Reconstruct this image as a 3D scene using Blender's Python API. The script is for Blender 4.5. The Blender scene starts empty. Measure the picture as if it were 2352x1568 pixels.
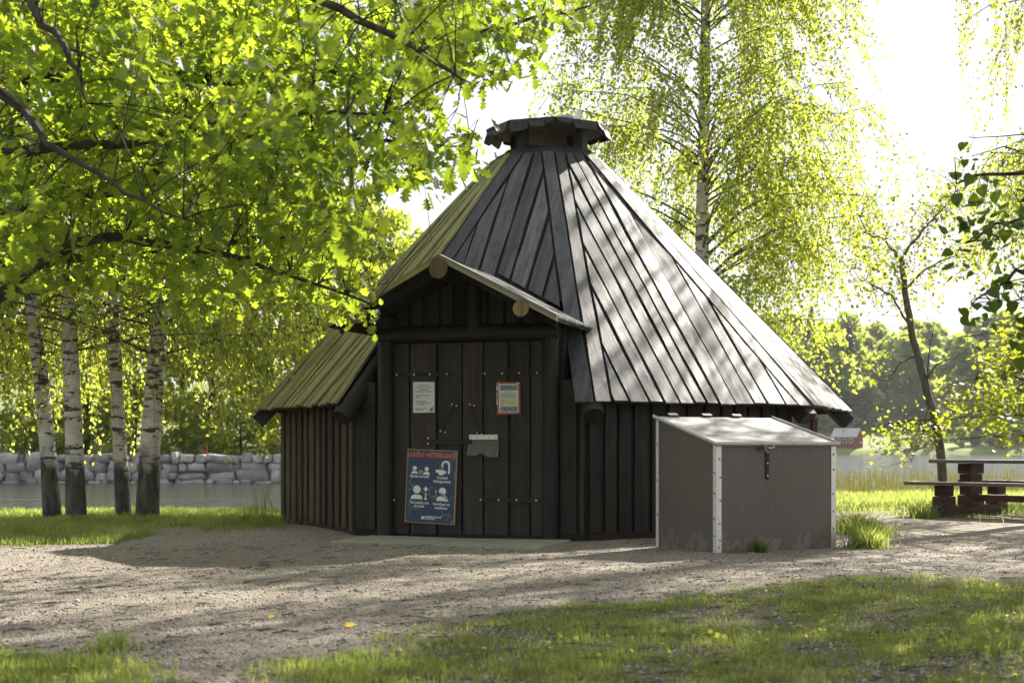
import bpy, math, random
import numpy as np
from mathutils import Vector, Matrix

random.seed(7)
RNG = np.random.default_rng(11)
SC = bpy.context.scene
COL = SC.collection
V = Vector
R = math.radians

# ------------------------------------------------------------------ camera, sky, sun, exposure
F, HOR, EYE = 3267.0, 1030.0, 0.91            # focal length and eye line in units of a 2352 px wide picture; eye height in metres
cam_d = bpy.data.cameras.new('camera')
cam = bpy.data.objects.new('camera', cam_d)
COL.objects.link(cam)
cam.location = (0, 0, EYE)
cam.rotation_euler = (R(90), 0, 0)
cam_d.sensor_width = 36.0
cam_d.lens = 36.0 * F / 2352.0
cam_d.shift_y = (HOR - 784.0) / 2352.0
cam_d.clip_end = 3000
cam_d.dof.use_dof = True
cam_d.dof.focus_distance = 14.3
cam_d.dof.aperture_fstop = 3.2
SC.camera = cam

SUN_EL, SUN_AZ = R(38), R(52)                 # azimuth measured from +x towards +y (behind the hut, to the right)
SUN = V((math.cos(SUN_EL) * math.cos(SUN_AZ), math.cos(SUN_EL) * math.sin(SUN_AZ), math.sin(SUN_EL)))
world = bpy.data.worlds.new('World')
SC.world = world
world.use_nodes = True
wn = world.node_tree
wn.nodes.clear()
w_out = wn.nodes.new('ShaderNodeOutputWorld')
w_bg = wn.nodes.new('ShaderNodeBackground')
w_sky = wn.nodes.new('ShaderNodeTexSky')
w_sky.sky_type = 'NISHITA'
w_sky.sun_disc = False
w_sky.sun_elevation = SUN_EL
w_sky.sun_rotation = math.atan2(SUN.x, SUN.y)
w_sky.air_density = 1.0
w_sky.dust_density = 1.5
w_sky.ozone_density = 1.0
w_mix = wn.nodes.new('ShaderNodeMixRGB')      # thin milky high cloud over the whole sky
w_mix.inputs[0].default_value = 0.85
w_mix.inputs[2].default_value = (4.65, 4.7, 4.82, 1)
wn.links.new(w_sky.outputs[0], w_mix.inputs[1])
wn.links.new(w_mix.outputs[0], w_bg.inputs[0])
w_bg.inputs[1].default_value = 0.064
wn.links.new(w_bg.outputs[0], w_out.inputs[0])

sun_d = bpy.data.lights.new('sun', 'SUN')
sun_d.energy = 5.0
sun_d.angle = R(0.53)
sun_d.color = (1.0, 0.93, 0.82)
sun_o = bpy.data.objects.new('sun', sun_d)
COL.objects.link(sun_o)
sun_o.rotation_euler = SUN.to_track_quat('Z', 'Y').to_euler()
sun_o.location = (20, 10, 20)

SC.view_settings.view_transform = 'Standard'
SC.view_settings.look = 'None'
SC.view_settings.gamma = 1.0
SC.view_settings.exposure = 1.88
SC.view_settings.use_curve_mapping = False
SC.render.engine = 'CYCLES'
SC.cycles.max_bounces = 5
SC.cycles.diffuse_bounces = 3
SC.cycles.glossy_bounces = 3
SC.cycles.transmission_bounces = 6
SC.cycles.sample_clamp_indirect = 6.0

HAZE = True
# ------------------------------------------------------------------ helpers
def wp(px, py, d):
    """world point seen at (px,py) of the 2352-wide picture at distance d"""
    return V(((px - 1176) / F * d, d, EYE + (HOR - py) / F * d))

def lerp(a, b, t): return a + (b - a) * t

def value_noise(x, y, seed=0):
    x = np.asarray(x, float); y = np.asarray(y, float)
    xi = np.floor(x).astype(np.int64); yi = np.floor(y).astype(np.int64)
    fx = x - xi; fy = y - yi
    fx = fx * fx * (3 - 2 * fx); fy = fy * fy * (3 - 2 * fy)
    def h(a, b):
        n = (a * 374761393 + b * 668265263 + seed * 1442695041) & 0xffffffff
        n = ((n ^ (n >> 13)) * 1274126177) & 0xffffffff
        return ((n ^ (n >> 16)) & 0xffff) / 65535.0
    return lerp(lerp(h(xi, yi), h(xi + 1, yi), fx), lerp(h(xi, yi + 1), h(xi + 1, yi + 1), fx), fy)

def fbm(x, y, seed=0, o=3):
    s = 0; a = .5
    for i in range(o):
        s = s + a * value_noise(np.asarray(x) * 2 ** i, np.asarray(y) * 2 ** i, seed + i); a *= .5
    return s / (1 - .5 ** o)

def np_mesh(name, verts, sizes, loops, mat, uv=None, smooth=False):
    me = bpy.data.meshes.new(name)
    verts = np.asarray(verts, np.float32); sizes = np.asarray(sizes, np.int32); loops = np.asarray(loops, np.int32)
    me.vertices.add(len(verts)); me.vertices.foreach_set('co', verts.ravel())
    me.loops.add(len(loops)); me.loops.foreach_set('vertex_index', loops)
    me.polygons.add(len(sizes))
    st = np.zeros(len(sizes), np.int32); st[1:] = np.cumsum(sizes)[:-1]
    me.polygons.foreach_set('loop_start', st); me.polygons.foreach_set('loop_total', sizes)
    if uv is not None:
        l = me.uv_layers.new(name='UVMap'); l.data.foreach_set('uv', np.asarray(uv, np.float32).ravel())
    me.update(calc_edges=True)
    if smooth: me.polygons.foreach_set('use_smooth', np.ones(len(sizes), bool))
    if mat: me.materials.append(mat)
    return me

def link(name, me, parent=None):
    o = bpy.data.objects.new(name, me)
    COL.objects.link(o)
    if parent is not None:
        o.parent = parent
        if parent.type == 'EMPTY': o.matrix_parent_inverse = Matrix.Translation(-parent.location)
    return o

def tag(o, label=None, cat=None, group=None, kind=None):
    if label: o['label'] = label
    if cat: o['category'] = cat
    if group: o['group'] = group
    if kind: o['kind'] = kind
    return o

def thing(name, label, cat, loc, group=None):
    o = bpy.data.objects.new(name, None)
    COL.objects.link(o)
    o.location = loc; o.empty_display_size = .2
    return tag(o, label, cat, group)

class MB:
    """collects faces with uv (u along the grain, v across, in metres)"""
    def __init__(s): s.v = []; s.f = []; s.uv = []
    def face(s, pts, uv=None):
        b = len(s.v); s.v += [tuple(p) for p in pts]; s.f.append(tuple(range(b, b + len(pts))))
        if uv is None:
            uv = [(p[2] * .9 + p[0] * .3, p[0] + p[1]) for p in pts]
        s.uv += [tuple(u) for u in uv]
        return s
    def box(s, o, a, b, c):
        """box from corner o with edge vectors a (grain), b, c"""
        o, a, b, c = V(o), V(a), V(b), V(c)
        if a.cross(b).dot(c) < 0: b, c = c, b
        la, lb, lc = a.length, b.length, c.length
        q = [(o, b, a, lb, la, 1), (o + c, a, b, la, lb, 0), (o, a, c, la, lc, 0), (o + b, c, a, lc, la, 1), (o, c, b, lc, lb, 0), (o + a, b, c, lb, lc, 0)]
        off = random.random() * 20
        for p, e, f, le, lf, sw in q:
            uv = [(0, 0), (le, 0), (le, lf), (0, lf)]
            if sw: uv = [(y, x) for x, y in uv]
            s.face([p, p + e, p + e + f, p + f], [(x + off, y + off) for x, y in uv])
        return s
    def cbox(s, c, x, y, z, ax=V((1, 0, 0)), ay=V((0, 1, 0)), az=V((0, 0, 1))):
        c = V(c); ax, ay, az = V(ax), V(ay), V(az)
        return s.box(c - ax * x / 2 - ay * y / 2 - az * z / 2, ax * x, ay * y, az * z)
    def prism(s, top, bot, uvs=None):
        n = len(top); off = (random.random() * 20, random.random() * 20)
        if uvs is None: uvs = [(p[2], p[0]) for p in top]
        uvs = [(u + off[0], w + off[1]) for u, w in uvs]
        s.face(top, uvs); s.face(bot[::-1], uvs[::-1])
        for i in range(n):
            j = (i + 1) % n
            s.face([top[i], bot[i], bot[j], top[j]], [uvs[i], (uvs[i][0], uvs[i][1] + .02), (uvs[j][0], uvs[j][1] + .02), uvs[j]])
        return s
    def tube(s, pts, radii, n=8, caps=True, twist=0.0):
        pts = [V(p) for p in pts]; rings = []; L = 0; off = random.random() * 9
        up = V((0, 0, 1)); prev = None
        for i, p in enumerate(pts):
            d = (pts[min(i + 1, len(pts) - 1)] - pts[max(i - 1, 0)]).normalized()
            if prev is None:
                a = d.cross(up)
                if a.length < .05: a = d.cross(V((0, 1, 0)))
                a.normalize()
            else:
                a = (prev - d * prev.dot(d)).normalized()
            prev = a; b = d.cross(a)
            if i: L += (p - pts[i - 1]).length
            r = radii[i]
            rings.append(([p + (a * math.cos(2 * math.pi * k / n) + b * math.sin(2 * math.pi * k / n)) * r for k in range(n)], L, r))
        for i in range(len(rings) - 1):
            A, la, ra = rings[i]; B, lb, rb = rings[i + 1]
            for k in range(n):
                j = (k + 1) % n
                c0, c1 = 2 * math.pi * ra * k / n, 2 * math.pi * ra * (k + 1) / n
                s.face([A[k], A[j], B[j], B[k]], [(la + off, c0 + off), (la + off, c1 + off), (lb + off, c1 + off), (lb + off, c0 + off)])
        if caps:
            s.face(rings[0][0][::-1]); s.face(rings[-1][0])
        return s
    def build(s, name, mat, parent=None, smooth=False):
        me = bpy.data.meshes.new(name)
        me.from_pydata(s.v, [], s.f)
        l = me.uv_layers.new(name='UVMap'); l.data.foreach_set('uv', np.asarray(s.uv, np.float32).ravel())
        if smooth:
            me.polygons.foreach_set('use_smooth', np.ones(len(s.f), bool))
        if mat: me.materials.append(mat)
        if smooth:
            import bmesh
            bm = bmesh.new(); bm.from_mesh(me); bmesh.ops.remove_doubles(bm, verts=bm.verts, dist=.0004)
            for e in bm.edges:
                if len(e.link_faces) == 2 and e.calc_face_angle(0) > .7: e.smooth = False
            bm.to_mesh(me); bm.free()
        return link(name, me, parent)

def clip(poly, a, b, c):
    """keep a*x+b*y+c >= 0"""
    out = []
    for i, p in enumerate(poly):
        q = poly[(i + 1) % len(poly)]
        dp = a * p[0] + b * p[1] + c; dq = a * q[0] + b * q[1] + c
        if dp >= 0: out.append(p)
        if dp * dq < 0:
            t = dp / (dp - dq); out.append((p[0] + (q[0] - p[0]) * t, p[1] + (q[1] - p[1]) * t))
    return out

def waney(poly, step=.25, amp=.006):
    out = []
    for i, p in enumerate(poly):
        q = poly[(i + 1) % len(poly)]
        L = math.hypot(q[0] - p[0], q[1] - p[1]); n = int(L / step)
        out.append(p)
        if n < 2: continue
        nx, ny = (q[1] - p[1]) / L, -(q[0] - p[0]) / L
        ph = random.random() * 6; k = .8 + random.random() * 1.2
        for j in range(1, n):
            t = j / n; d = amp * (math.sin(ph + k * t * L * 2.2) + random.uniform(-.7, .7))
            out.append((p[0] + (q[0] - p[0]) * t + nx * d, p[1] + (q[1] - p[1]) * t + ny * d))
    return out

# ------------------------------------------------------------------ materials
def new_mat(name):
    m = bpy.data.materials.new(name); m.use_nodes = True
    t = m.node_tree; t.nodes.clear()
    return m, t
def nd(t, typ, **kw):
    n = t.nodes.new(typ)
    for k, v in kw.items(): setattr(n, k, v)
    return n
def ramp(t, fac, stops):
    r = nd(t, 'ShaderNodeValToRGB'); e = r.color_ramp.elements
    while len(e) < len(stops): e.new(.5)
    for x, (p, c) in zip(e, stops):
        x.position = p; x.color = (*c, 1) if len(c) == 3 else c
    t.links.new(fac, r.inputs[0]); return r.outputs[0]
def noise(t, vec, scale, detail=4, rough=.55, dist=0.0):
    n = nd(t, 'ShaderNodeTexNoise'); n.inputs['Scale'].default_value = scale; n.inputs['Detail'].default_value = detail
    n.inputs['Roughness'].default_value = rough; n.inputs['Distortion'].default_value = dist
    if vec is not None: t.links.new(vec, n.inputs['Vector'])
    return n.outputs['Fac']
def mapping(t, vec, scale=(1, 1, 1), loc=(0, 0, 0)):
    m = nd(t, 'ShaderNodeMapping'); m.inputs['Scale'].default_value = scale; m.inputs['Location'].default_value = loc
    t.links.new(vec, m.inputs[0]); return m.outputs[0]
def mixc(t, fac, a, b, mode='MIX'):
    m = nd(t, 'ShaderNodeMixRGB', blend_type=mode)
    for s, i in ((fac, 0), (a, 1), (b, 2)):
        if isinstance(s, (int, float)): m.inputs[i].default_value = s
        elif isinstance(s, tuple): m.inputs[i].default_value = (*s, 1)
        else: t.links.new(s, m.inputs[i])
    return m.outputs[0]
def mth(t, op, a, b=None):
    m = nd(t, 'ShaderNodeMath', operation=op)
    for s, i in ((a, 0), (b, 1)):
        if s is None: continue
        if isinstance(s, (int, float)): m.inputs[i].default_value = s
        else: t.links.new(s, m.inputs[i])
    return m.outputs[0]
def bump(t, h, strength=.3, dist=.01):
    b = nd(t, 'ShaderNodeBump'); b.inputs['Strength'].default_value = strength; b.inputs['Distance'].default_value = dist
    t.links.new(h, b.inputs['Height']); return b.outputs[0]
def principled(t, col, rough=.6, spec=.5, metal=0.0, normal=None):
    p = nd(t, 'ShaderNodeBsdfPrincipled')
    for k, v in (('Base Color', col), ('Roughness', rough), ('Specular IOR Level', spec), ('Metallic', metal)):
        if isinstance(v, tuple): p.inputs[k].default_value = (*v, 1)
        elif isinstance(v, (int, float)): p.inputs[k].default_value = v
        else: t.links.new(v, p.inputs[k])
    if normal is not None: t.links.new(normal, p.inputs['Normal'])
    return p
def out(t, sh):
    o = nd(t, 'ShaderNodeOutputMaterial'); t.links.new(sh, o.inputs[0])
def obj_rand(t): return nd(t, 'ShaderNodeObjectInfo').outputs['Random']
def uvv(t): return nd(t, 'ShaderNodeUVMap').outputs[0]
def pos(t): return nd(t, 'ShaderNodeNewGeometry').outputs['Position']

def wood(name, dark, light, rough=(.4, .6), spec=.5, moss=None, moss_amt=0.0, knots=True, bstr=.25, fleck=None, stain=None):
    m, t = new_mat(name)
    uv = uvv(t); r = obj_rand(t)
    off = nd(t, 'ShaderNodeCombineXYZ'); t.links.new(mth(t, 'MULTIPLY', r, 37.0), off.inputs[0]); t.links.new(mth(t, 'MULTIPLY', r, 61.0), off.inputs[1])
    va = nd(t, 'ShaderNodeVectorMath', operation='ADD'); t.links.new(uv, va.inputs[0]); t.links.new(off.outputs[0], va.inputs[1])
    uv = va.outputs[0]
    grain = noise(t, mapping(t, uv, (2.2, 75, 1)), 1.0, 5, .6, .4)
    broad = noise(t, mapping(t, uv, (1.0, 5, 1)), 1.3, 4, .6)
    c = ramp(t, mth(t, 'ADD', mth(t, 'MULTIPLY', grain, .55), mth(t, 'MULTIPLY', broad, .5)), [(.3, dark), (.72, light)])
    c = mixc(t, 1.0, c, ramp(t, r, [(0, (.58, .58, .58)), (1, (1.3, 1.28, 1.25))]), 'MULTIPLY')
    h = grain
    if knots:
        vor = nd(t, 'ShaderNodeTexVoronoi'); vor.inputs['Scale'].default_value = 1.0
        t.links.new(mapping(t, uv, (2.0, 7.0, 1)), vor.inputs['Vector'])
        k = ramp(t, vor.outputs['Distance'], [(.05, (1, 1, 1)), (.17, (0, 0, 0))])
        c = mixc(t, mth(t, 'MULTIPLY', k, .7), c, tuple(x * .4 for x in dark))
    c = mixc(t, 1.0, c, ramp(t, noise(t, mapping(t, uv, (.45, 16, 1)), 1.0, 4, .6), [(.3, (.62, .62, .62)), (.7, (1.32, 1.32, 1.32))]), 'MULTIPLY')
    if fleck:
        f = ramp(t, noise(t, mapping(t, uv, (14, 40, 1)), 3.0, 3, .7), [(.66, (0, 0, 0)), (.74, (1, 1, 1))])
        f2 = ramp(t, noise(t, uv, 2.3, 3, .6), [(.45, (0, 0, 0)), (.7, (1, 1, 1))])
        c = mixc(t, mth(t, 'MULTIPLY', f, f2), c, fleck)
    if moss:
        f = ramp(t, noise(t, mapping(t, uv, (1.2, 9, 1)), 1.6, 5, .65), [(.62 - moss_amt * .5, (0, 0, 0)), (.85 - moss_amt * .45, (1, 1, 1))])
        c = mixc(t, mth(t, 'MULTIPLY', f, .9), c, moss)
    if stain:
        f = ramp(t, noise(t, mapping(t, uv, (3, 6, 1)), 1.2, 5, .7), [(.46, (0, 0, 0)), (.70, (1, 1, 1))])
        c = mixc(t, mth(t, 'MULTIPLY', f, .7), c, stain)
        f = ramp(t, noise(t, mapping(t, uv, (60, 60, 1)), 1.0, 3, .7), [(.60, (0, 0, 0)), (.70, (1, 1, 1))])
        c = mixc(t, mth(t, 'MULTIPLY', f, .6), c, stain)
    rr = ramp(t, noise(t, mapping(t, uv, (1.5, 6, 1)), 2.0, 4, .6), [(.3, (rough[0],) * 3), (.7, (rough[1],) * 3)])
    sp = ramp(t, noise(t, uv, 45, 2, .6), [(.35, (0, 0, 0)), (.65, (1, 1, 1))])
    h2 = mth(t, 'ADD', mth(t, 'MULTIPLY', h, .7), mth(t, 'MULTIPLY', sp, .3))
    out(t, principled(t, c, rr, spec, 0, bump(t, h2, bstr, .006)).outputs[0])
    return m

M = {}
M['roof'] = wood('weathered grey roof boards', (.036, .039, .044), (.115, .119, .129), (.34, .66), .17, moss=(.05, .055, .03), moss_amt=.05, bstr=.35, stain=(.032, .032, .034))
M['roof_moss_leaflight'] = wood('mossy roof boards tinted with leaf light', (.05, .052, .034), (.19, .18, .10), (.6, .85), .3, moss=(.27, .28, .07), moss_amt=.45, bstr=.5)  # moss, plus the green light through the tree mixed into the colour
M['deck'] = wood('dark under boards', (.010, .009, .008), (.03, .027, .02), (.7, .9), .2)
M['wall'] = wood('black brown wall boards', (.007, .006, .005), (.036, .029, .022), (.5, .8), .35, fleck=(.10, .09, .07), bstr=.5)
M['wall_lit'] = wood('wall boards with brown light in the colour', (.024, .018, .011), (.070, .053, .032), (.6, .85), .25, fleck=(.11, .095, .065), bstr=.35)  # lighter copy of the wall wood, the left side's light put into its colour
M['door'] = wood('dark brown door boards', (.008, .006, .005), (.036, .027, .020), (.45, .75), .4, fleck=(.11, .085, .06), bstr=.5)
M['log'] = wood('dark stained logs', (.009, .008, .007), (.024, .020, .016), (.5, .75), .35, bstr=.3)
M['log_end'] = wood('pale sawn log ends', (.12, .092, .042), (.24, .185, .085), (.7, .9), .2, knots=False)
M['cap'] = wood('black cap boards', (.013, .012, .012), (.035, .032, .032), (.5, .8), .35)
M['cap_in'] = wood('brown cap lining', (.06, .045, .035), (.12, .09, .07), (.6, .8), .3)
M['table'] = wood('red brown timber blocks', (.035, .018, .012), (.085, .042, .03), (.55, .8), .3)
M['table_top'] = wood('grey brown table planks', (.07, .055, .045), (.15, .125, .11), (.45, .7), .4)

def simple(name, col, rough=.5, spec=.5, metal=0.0, var=.0, scale=20, bstr=0.0):
    m, t = new_mat(name)
    c = col
    n = noise(t, pos(t), scale, 4, .6)
    if var: c = mixc(t, 1.0, col, ramp(t, n, [(.25, (1 - var,) * 3), (.75, (1 + var,) * 3)]), 'MULTIPLY')
    out(t, principled(t, c, rough, spec, metal, bump(t, n, bstr, .004) if bstr else None).outputs[0])
    return m
M['iron'] = simple('black iron', (.018, .015, .013), .55, .4, .3, .3, 40)
M['rivet'] = simple('zinc rivets', (.55, .52, .45), .4, .5, .6)
M['white'] = simple('white plastic strip', (.62, .62, .55), .4, .5, 0, .05)
M['rubber'] = simple('grey rubber flap', (.085, .088, .085), .32, .5, 0, .3, 12)
M['alu'] = simple('aluminium profile', (.60, .60, .58), .42, .5, .75, .12, 25)
M['steel'] = simple('galvanised steel', (.52, .53, .54), .38, .5, .85, .12, 30)
M['brass'] = simple('worn brass padlock', (.14, .09, .05), .45, .5, .6, .3, 60)
M['paper'] = simple('white paper', (.60, .61, .56), .6, .3, 0, .06, 12)
M['ink'] = simple('grey ink', (.16, .16, .17), .7, .2)
M['print_white'] = simple('white print', (.68, .69, .64), .5, .3)
M['print_orange'] = simple('orange print', (.70, .15, .05), .5, .3)
M['print_blue'] = simple('navy print', (.030, .050, .095), .45, .4, 0, .12, 8)
M['crack'] = simple('pale cracks in print', (.17, .21, .28), .6, .3)
M['card'] = simple('tan hardboard edge', (.30, .22, .12), .7, .2)
M['rustframe'] = simple('rust red frame paint', (.26, .075, .035), .5, .4, 0, .12, 30)
M['flaked'] = simple('flaked bare paint', (.58, .57, .53), .7, .2)
M['photo_grey'] = simple('printed landscape picture', (.17, .21, .22), .5, .3, 0, .75, 45)
M['pale_yellow'] = simple('pale yellow print', (.50, .47, .26), .6, .3)
M['gull_white'] = simple('white feathers', (.72, .72, .70), .8, .2)
M['gull_grey'] = simple('grey feathers', (.30, .32, .35), .8, .2)
M['beak'] = simple('yellow beak', (.45, .25, .05), .5, .3)
M['black'] = simple('black', (.008, .008, .008), .3, .5)
M['red_wall'] = simple('falu red boards', (.13, .025, .022), .8, .2, 0, .15, 3)
M['grey_roof'] = simple('grey sheet roof', (.34, .34, .34), .6, .3, 0, .1, 2)
M['glass'] = simple('window glass', (.02, .022, .025), .06, .6)
M['window_wood'] = simple('reddish window bars', (.16, .07, .04), .6, .3)
M['twig'] = simple('brown twigs', (.055, .04, .03), .85, .2, 0, .3, 60)
M['leaf_yellow'] = simple('yellow fallen leaf', (.55, .42, .02), .6, .3, 0, .15, 80)
M['orange_pole'] = simple('orange marker', (.6, .12, .03), .5, .4)

# phenolic plywood of the box: wire-mesh brown, greyed by weather
def plywood():
    m, t = new_mat('brown film faced plywood')
    p = pos(t)
    w = noise(t, mapping(t, p, (180, 180, 260)), 1.0, 2, .5)
    s = noise(t, mapping(t, p, (2.4, 2.4, 1.2)), 1.0, 5, .65)
    v = noise(t, mapping(t, p, (24, 24, 1.0)), 1.0, 4, .6)
    c = ramp(t, mth(t, 'ADD', mth(t, 'MULTIPLY', s, .6), mth(t, 'MULTIPLY', v, .4)), [(.3, (.030, .022, .016)), (.7, (.084, .064, .050))])
    c = mixc(t, .35, c, ramp(t, w, [(.3, (.035, .026, .02)), (.7, (.15, .12, .10))]))
    sz_ = nd(t, 'ShaderNodeSeparateXYZ'); t.links.new(p, sz_.inputs[0])
    mud = mth(t, 'SUBTRACT', noise(t, mapping(t, p, (14, 14, 9)), 1.0, 5, .7), mth(t, 'MULTIPLY', sz_.outputs[2], .9))
    c = mixc(t, mth(t, 'MULTIPLY', ramp(t, mud, [(.38, (0, 0, 0)), (.52, (1, 1, 1))]), .65), c, (.17, .145, .115))
    scr = ramp(t, noise(t, mapping(t, p, (30, 30, 3)), 1.0, 2, .5, 2.0), [(.70, (0, 0, 0)), (.73, (1, 1, 1))])
    c = mixc(t, mth(t, 'MULTIPLY', scr, .5), c, (.16, .14, .125))
    out(t, principled(t, c, ramp(t, s, [(.3, (.32,) * 3), (.7, (.46,) * 3)]), .65, 0, bump(t, w, .12, .002)).outputs[0])
    return m
M['ply'] = plywood()
def lid_mat():
    m, t = new_mat('weathered grey lid')
    s = noise(t, pos(t), 3.0, 6, .65, .6)
    c = ramp(t, s, [(.3, (.135, .13, .135)), (.7, (.205, .20, .205))])
    out(t, principled(t, c, ramp(t, s, [(.3, (.5,) * 3), (.7, (.68,) * 3)]), .35).outputs[0])
    return m
M['lid'] = lid_mat()

def bark_birch(name, black_to=1.2, black_amt=.5):
    m, t = new_mat(name)
    uv = uvv(t); p = pos(t)
    sep = nd(t, 'ShaderNodeSeparateXYZ'); t.links.new(p, sep.inputs[0])
    lent = ramp(t, noise(t, mapping(t, p, (3.5, 3.5, 14)), 1.0, 4, .65, .3), [(.53, (0, 0, 0)), (.57, (1, 1, 1))])
    fine = ramp(t, noise(t, mapping(t, p, (6, 6, 70)), 1.0, 3, .7), [(.60, (0, 0, 0)), (.68, (1, 1, 1))])
    white = ramp(t, noise(t, mapping(t, p, (3, 3, 8)), 1.0, 4, .6), [(.3, (.42, .38, .33)), (.7, (.66, .63, .58))])
    c = mixc(t, mth(t, 'MULTIPLY', lent, .95), white, (.045, .038, .03))
    c = mixc(t, mth(t, 'MULTIPLY', fine, .5), c, (.09, .075, .06))
    base = ramp(t, mth(t, 'ADD', sep.outputs[2], mth(t, 'MULTIPLY', noise(t, mapping(t, p, (5, 5, 2.0)), 1.0, 4, .6), .9)), [(max(.0, (black_to + .1) / 4), (1, 1, 1)), ((black_to + .35) / 4, (0, 0, 0))])
    # the ramp works on 0..1: bring metres down by 4
    r = base.node; sc_ = mth(t, 'MULTIPLY', r.inputs[0].links[0].from_socket, .25); t.links.new(sc_, r.inputs[0])
    rough = ramp(t, noise(t, mapping(t, p, (16, 16, 4)), 1.0, 5, .65), [(.35, (.025, .021, .017)), (.68, (.12, .105, .085))])
    c = mixc(t, base, c, rough)
    hh = noise(t, mapping(t, p, (22, 22, 7)), 1.0, 4, .65)
    out(t, principled(t, c, .75, .3, 0, bump(t, hh, .6, .02)).outputs[0])
    return m
M['birch'] = bark_birch('birch bark', 1.0)
M['birch_clean'] = bark_birch('birch bark of the tall tree', .6)
def bark(name, a, b, sc=14):
    m, t = new_mat(name); p = pos(t)
    n = noise(t, mapping(t, p, (sc, sc, sc * .3)), 1.0, 5, .65)
    out(t, principled(t, ramp(t, n, [(.3, a), (.7, b)]), .85, .25, 0, bump(t, n, .7, .015)).outputs[0])
    return m
M['bark'] = bark('grey brown bark', (.018, .015, .010), (.07, .060, .042))
M['bark_dark'] = bark('dark twig bark', (.018, .013, .01), (.055, .042, .032), 30)
M['bark_alder'] = bark('grey alder bark', (.05, .047, .04), (.16, .15, .125), 12)

def leafmat(name, front, trans, tfac=.5, spec=.35, var=.35, vscale=1.3):
    m, t = new_mat(name); p = pos(t)
    n = noise(t, p, vscale, 3, .6)
    n2 = nd(t, 'ShaderNodeTexWhiteNoise', noise_dimensions='3D')
    t.links.new(mapping(t, p, (7, 7, 7)), nd_snap(t, n2))
    k = mth(t, 'ADD', mth(t, 'MULTIPLY', n, .6), mth(t, 'MULTIPLY', n2.outputs[0], .4))
    mul = ramp(t, k, [(.2, (1 - var, 1 - var * .9, 1 - var)), (.8, (1 + var, 1 + var * .8, 1 + var * .4))])
    cf = mixc(t, 1.0, front, mul, 'MULTIPLY'); ct = mixc(t, 1.0, trans, mul, 'MULTIPLY')
    d = principled(t, cf, .5, spec)
    tr = nd(t, 'ShaderNodeBsdfTranslucent'); t.links.new(ct, tr.inputs[0])
    mx = nd(t, 'ShaderNodeMixShader'); mx.inputs[0].default_value = tfac
    t.links.new(d.outputs[0], mx.inputs[1]); t.links.new(tr.outputs[0], mx.inputs[2])
    out(t, mx.outputs[0]); return m
def nd_snap(t, n2):
    s = nd(t, 'ShaderNodeVectorMath', operation='FLOOR'); t.links.new(s.outputs[0], n2.inputs['Vector']); return s.inputs[0]
M['oak_leaf'] = leafmat('oak leaves', (.048, .105, .018), (.39, .52, .035), .58, .5, .55, 1.6)
M['birch_leaf'] = leafmat('birch leaves', (.10, .155, .035), (.55, .62, .09), .64, .7, .4, 1.2)
M['birch_leaf_pale'] = leafmat('pale young birch leaves', (.105, .155, .035), (.52, .60, .08), .62, .5, .35, .8)
M['linden_leaf'] = leafmat('linden leaves darkened as in shade', (.030, .060, .014), (.15, .23, .02), .45, .3, .35, 1.5)  # shade of the tree's own crown put into the leaf colour
M['alder_leaf'] = leafmat('alder leaves', (.060, .105, .018), (.46, .52, .03), .55, .4, .3, .7)
M['far_leaf'] = leafmat('leaves of bank trees', (.10, .16, .035), (.46, .54, .05), .65, .3, .4, .25)
M['far_leaf_b'] = leafmat('yellow green leaves of bank trees', (.09, .135, .022), (.52, .57, .04), .65, .3, .35, .25)
M['far_wood_leaf'] = leafmat('leaves of the far wood', (.12, .18, .045), (.42, .50, .08), .55, .2, .3, .05)
M['spruce_leaf'] = leafmat('spruce needles', (.022, .045, .022), (.02, .035, .012), .15, .2, .3, .06)
M['grass'] = leafmat('grass blades', (.085, .130, .038), (.38, .46, .11), .58, .4, .5, 3.0)
M['reed'] = leafmat('reed stems', (.24, .24, .10), (.55, .54, .22), .55, .3, .3, .6)

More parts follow.
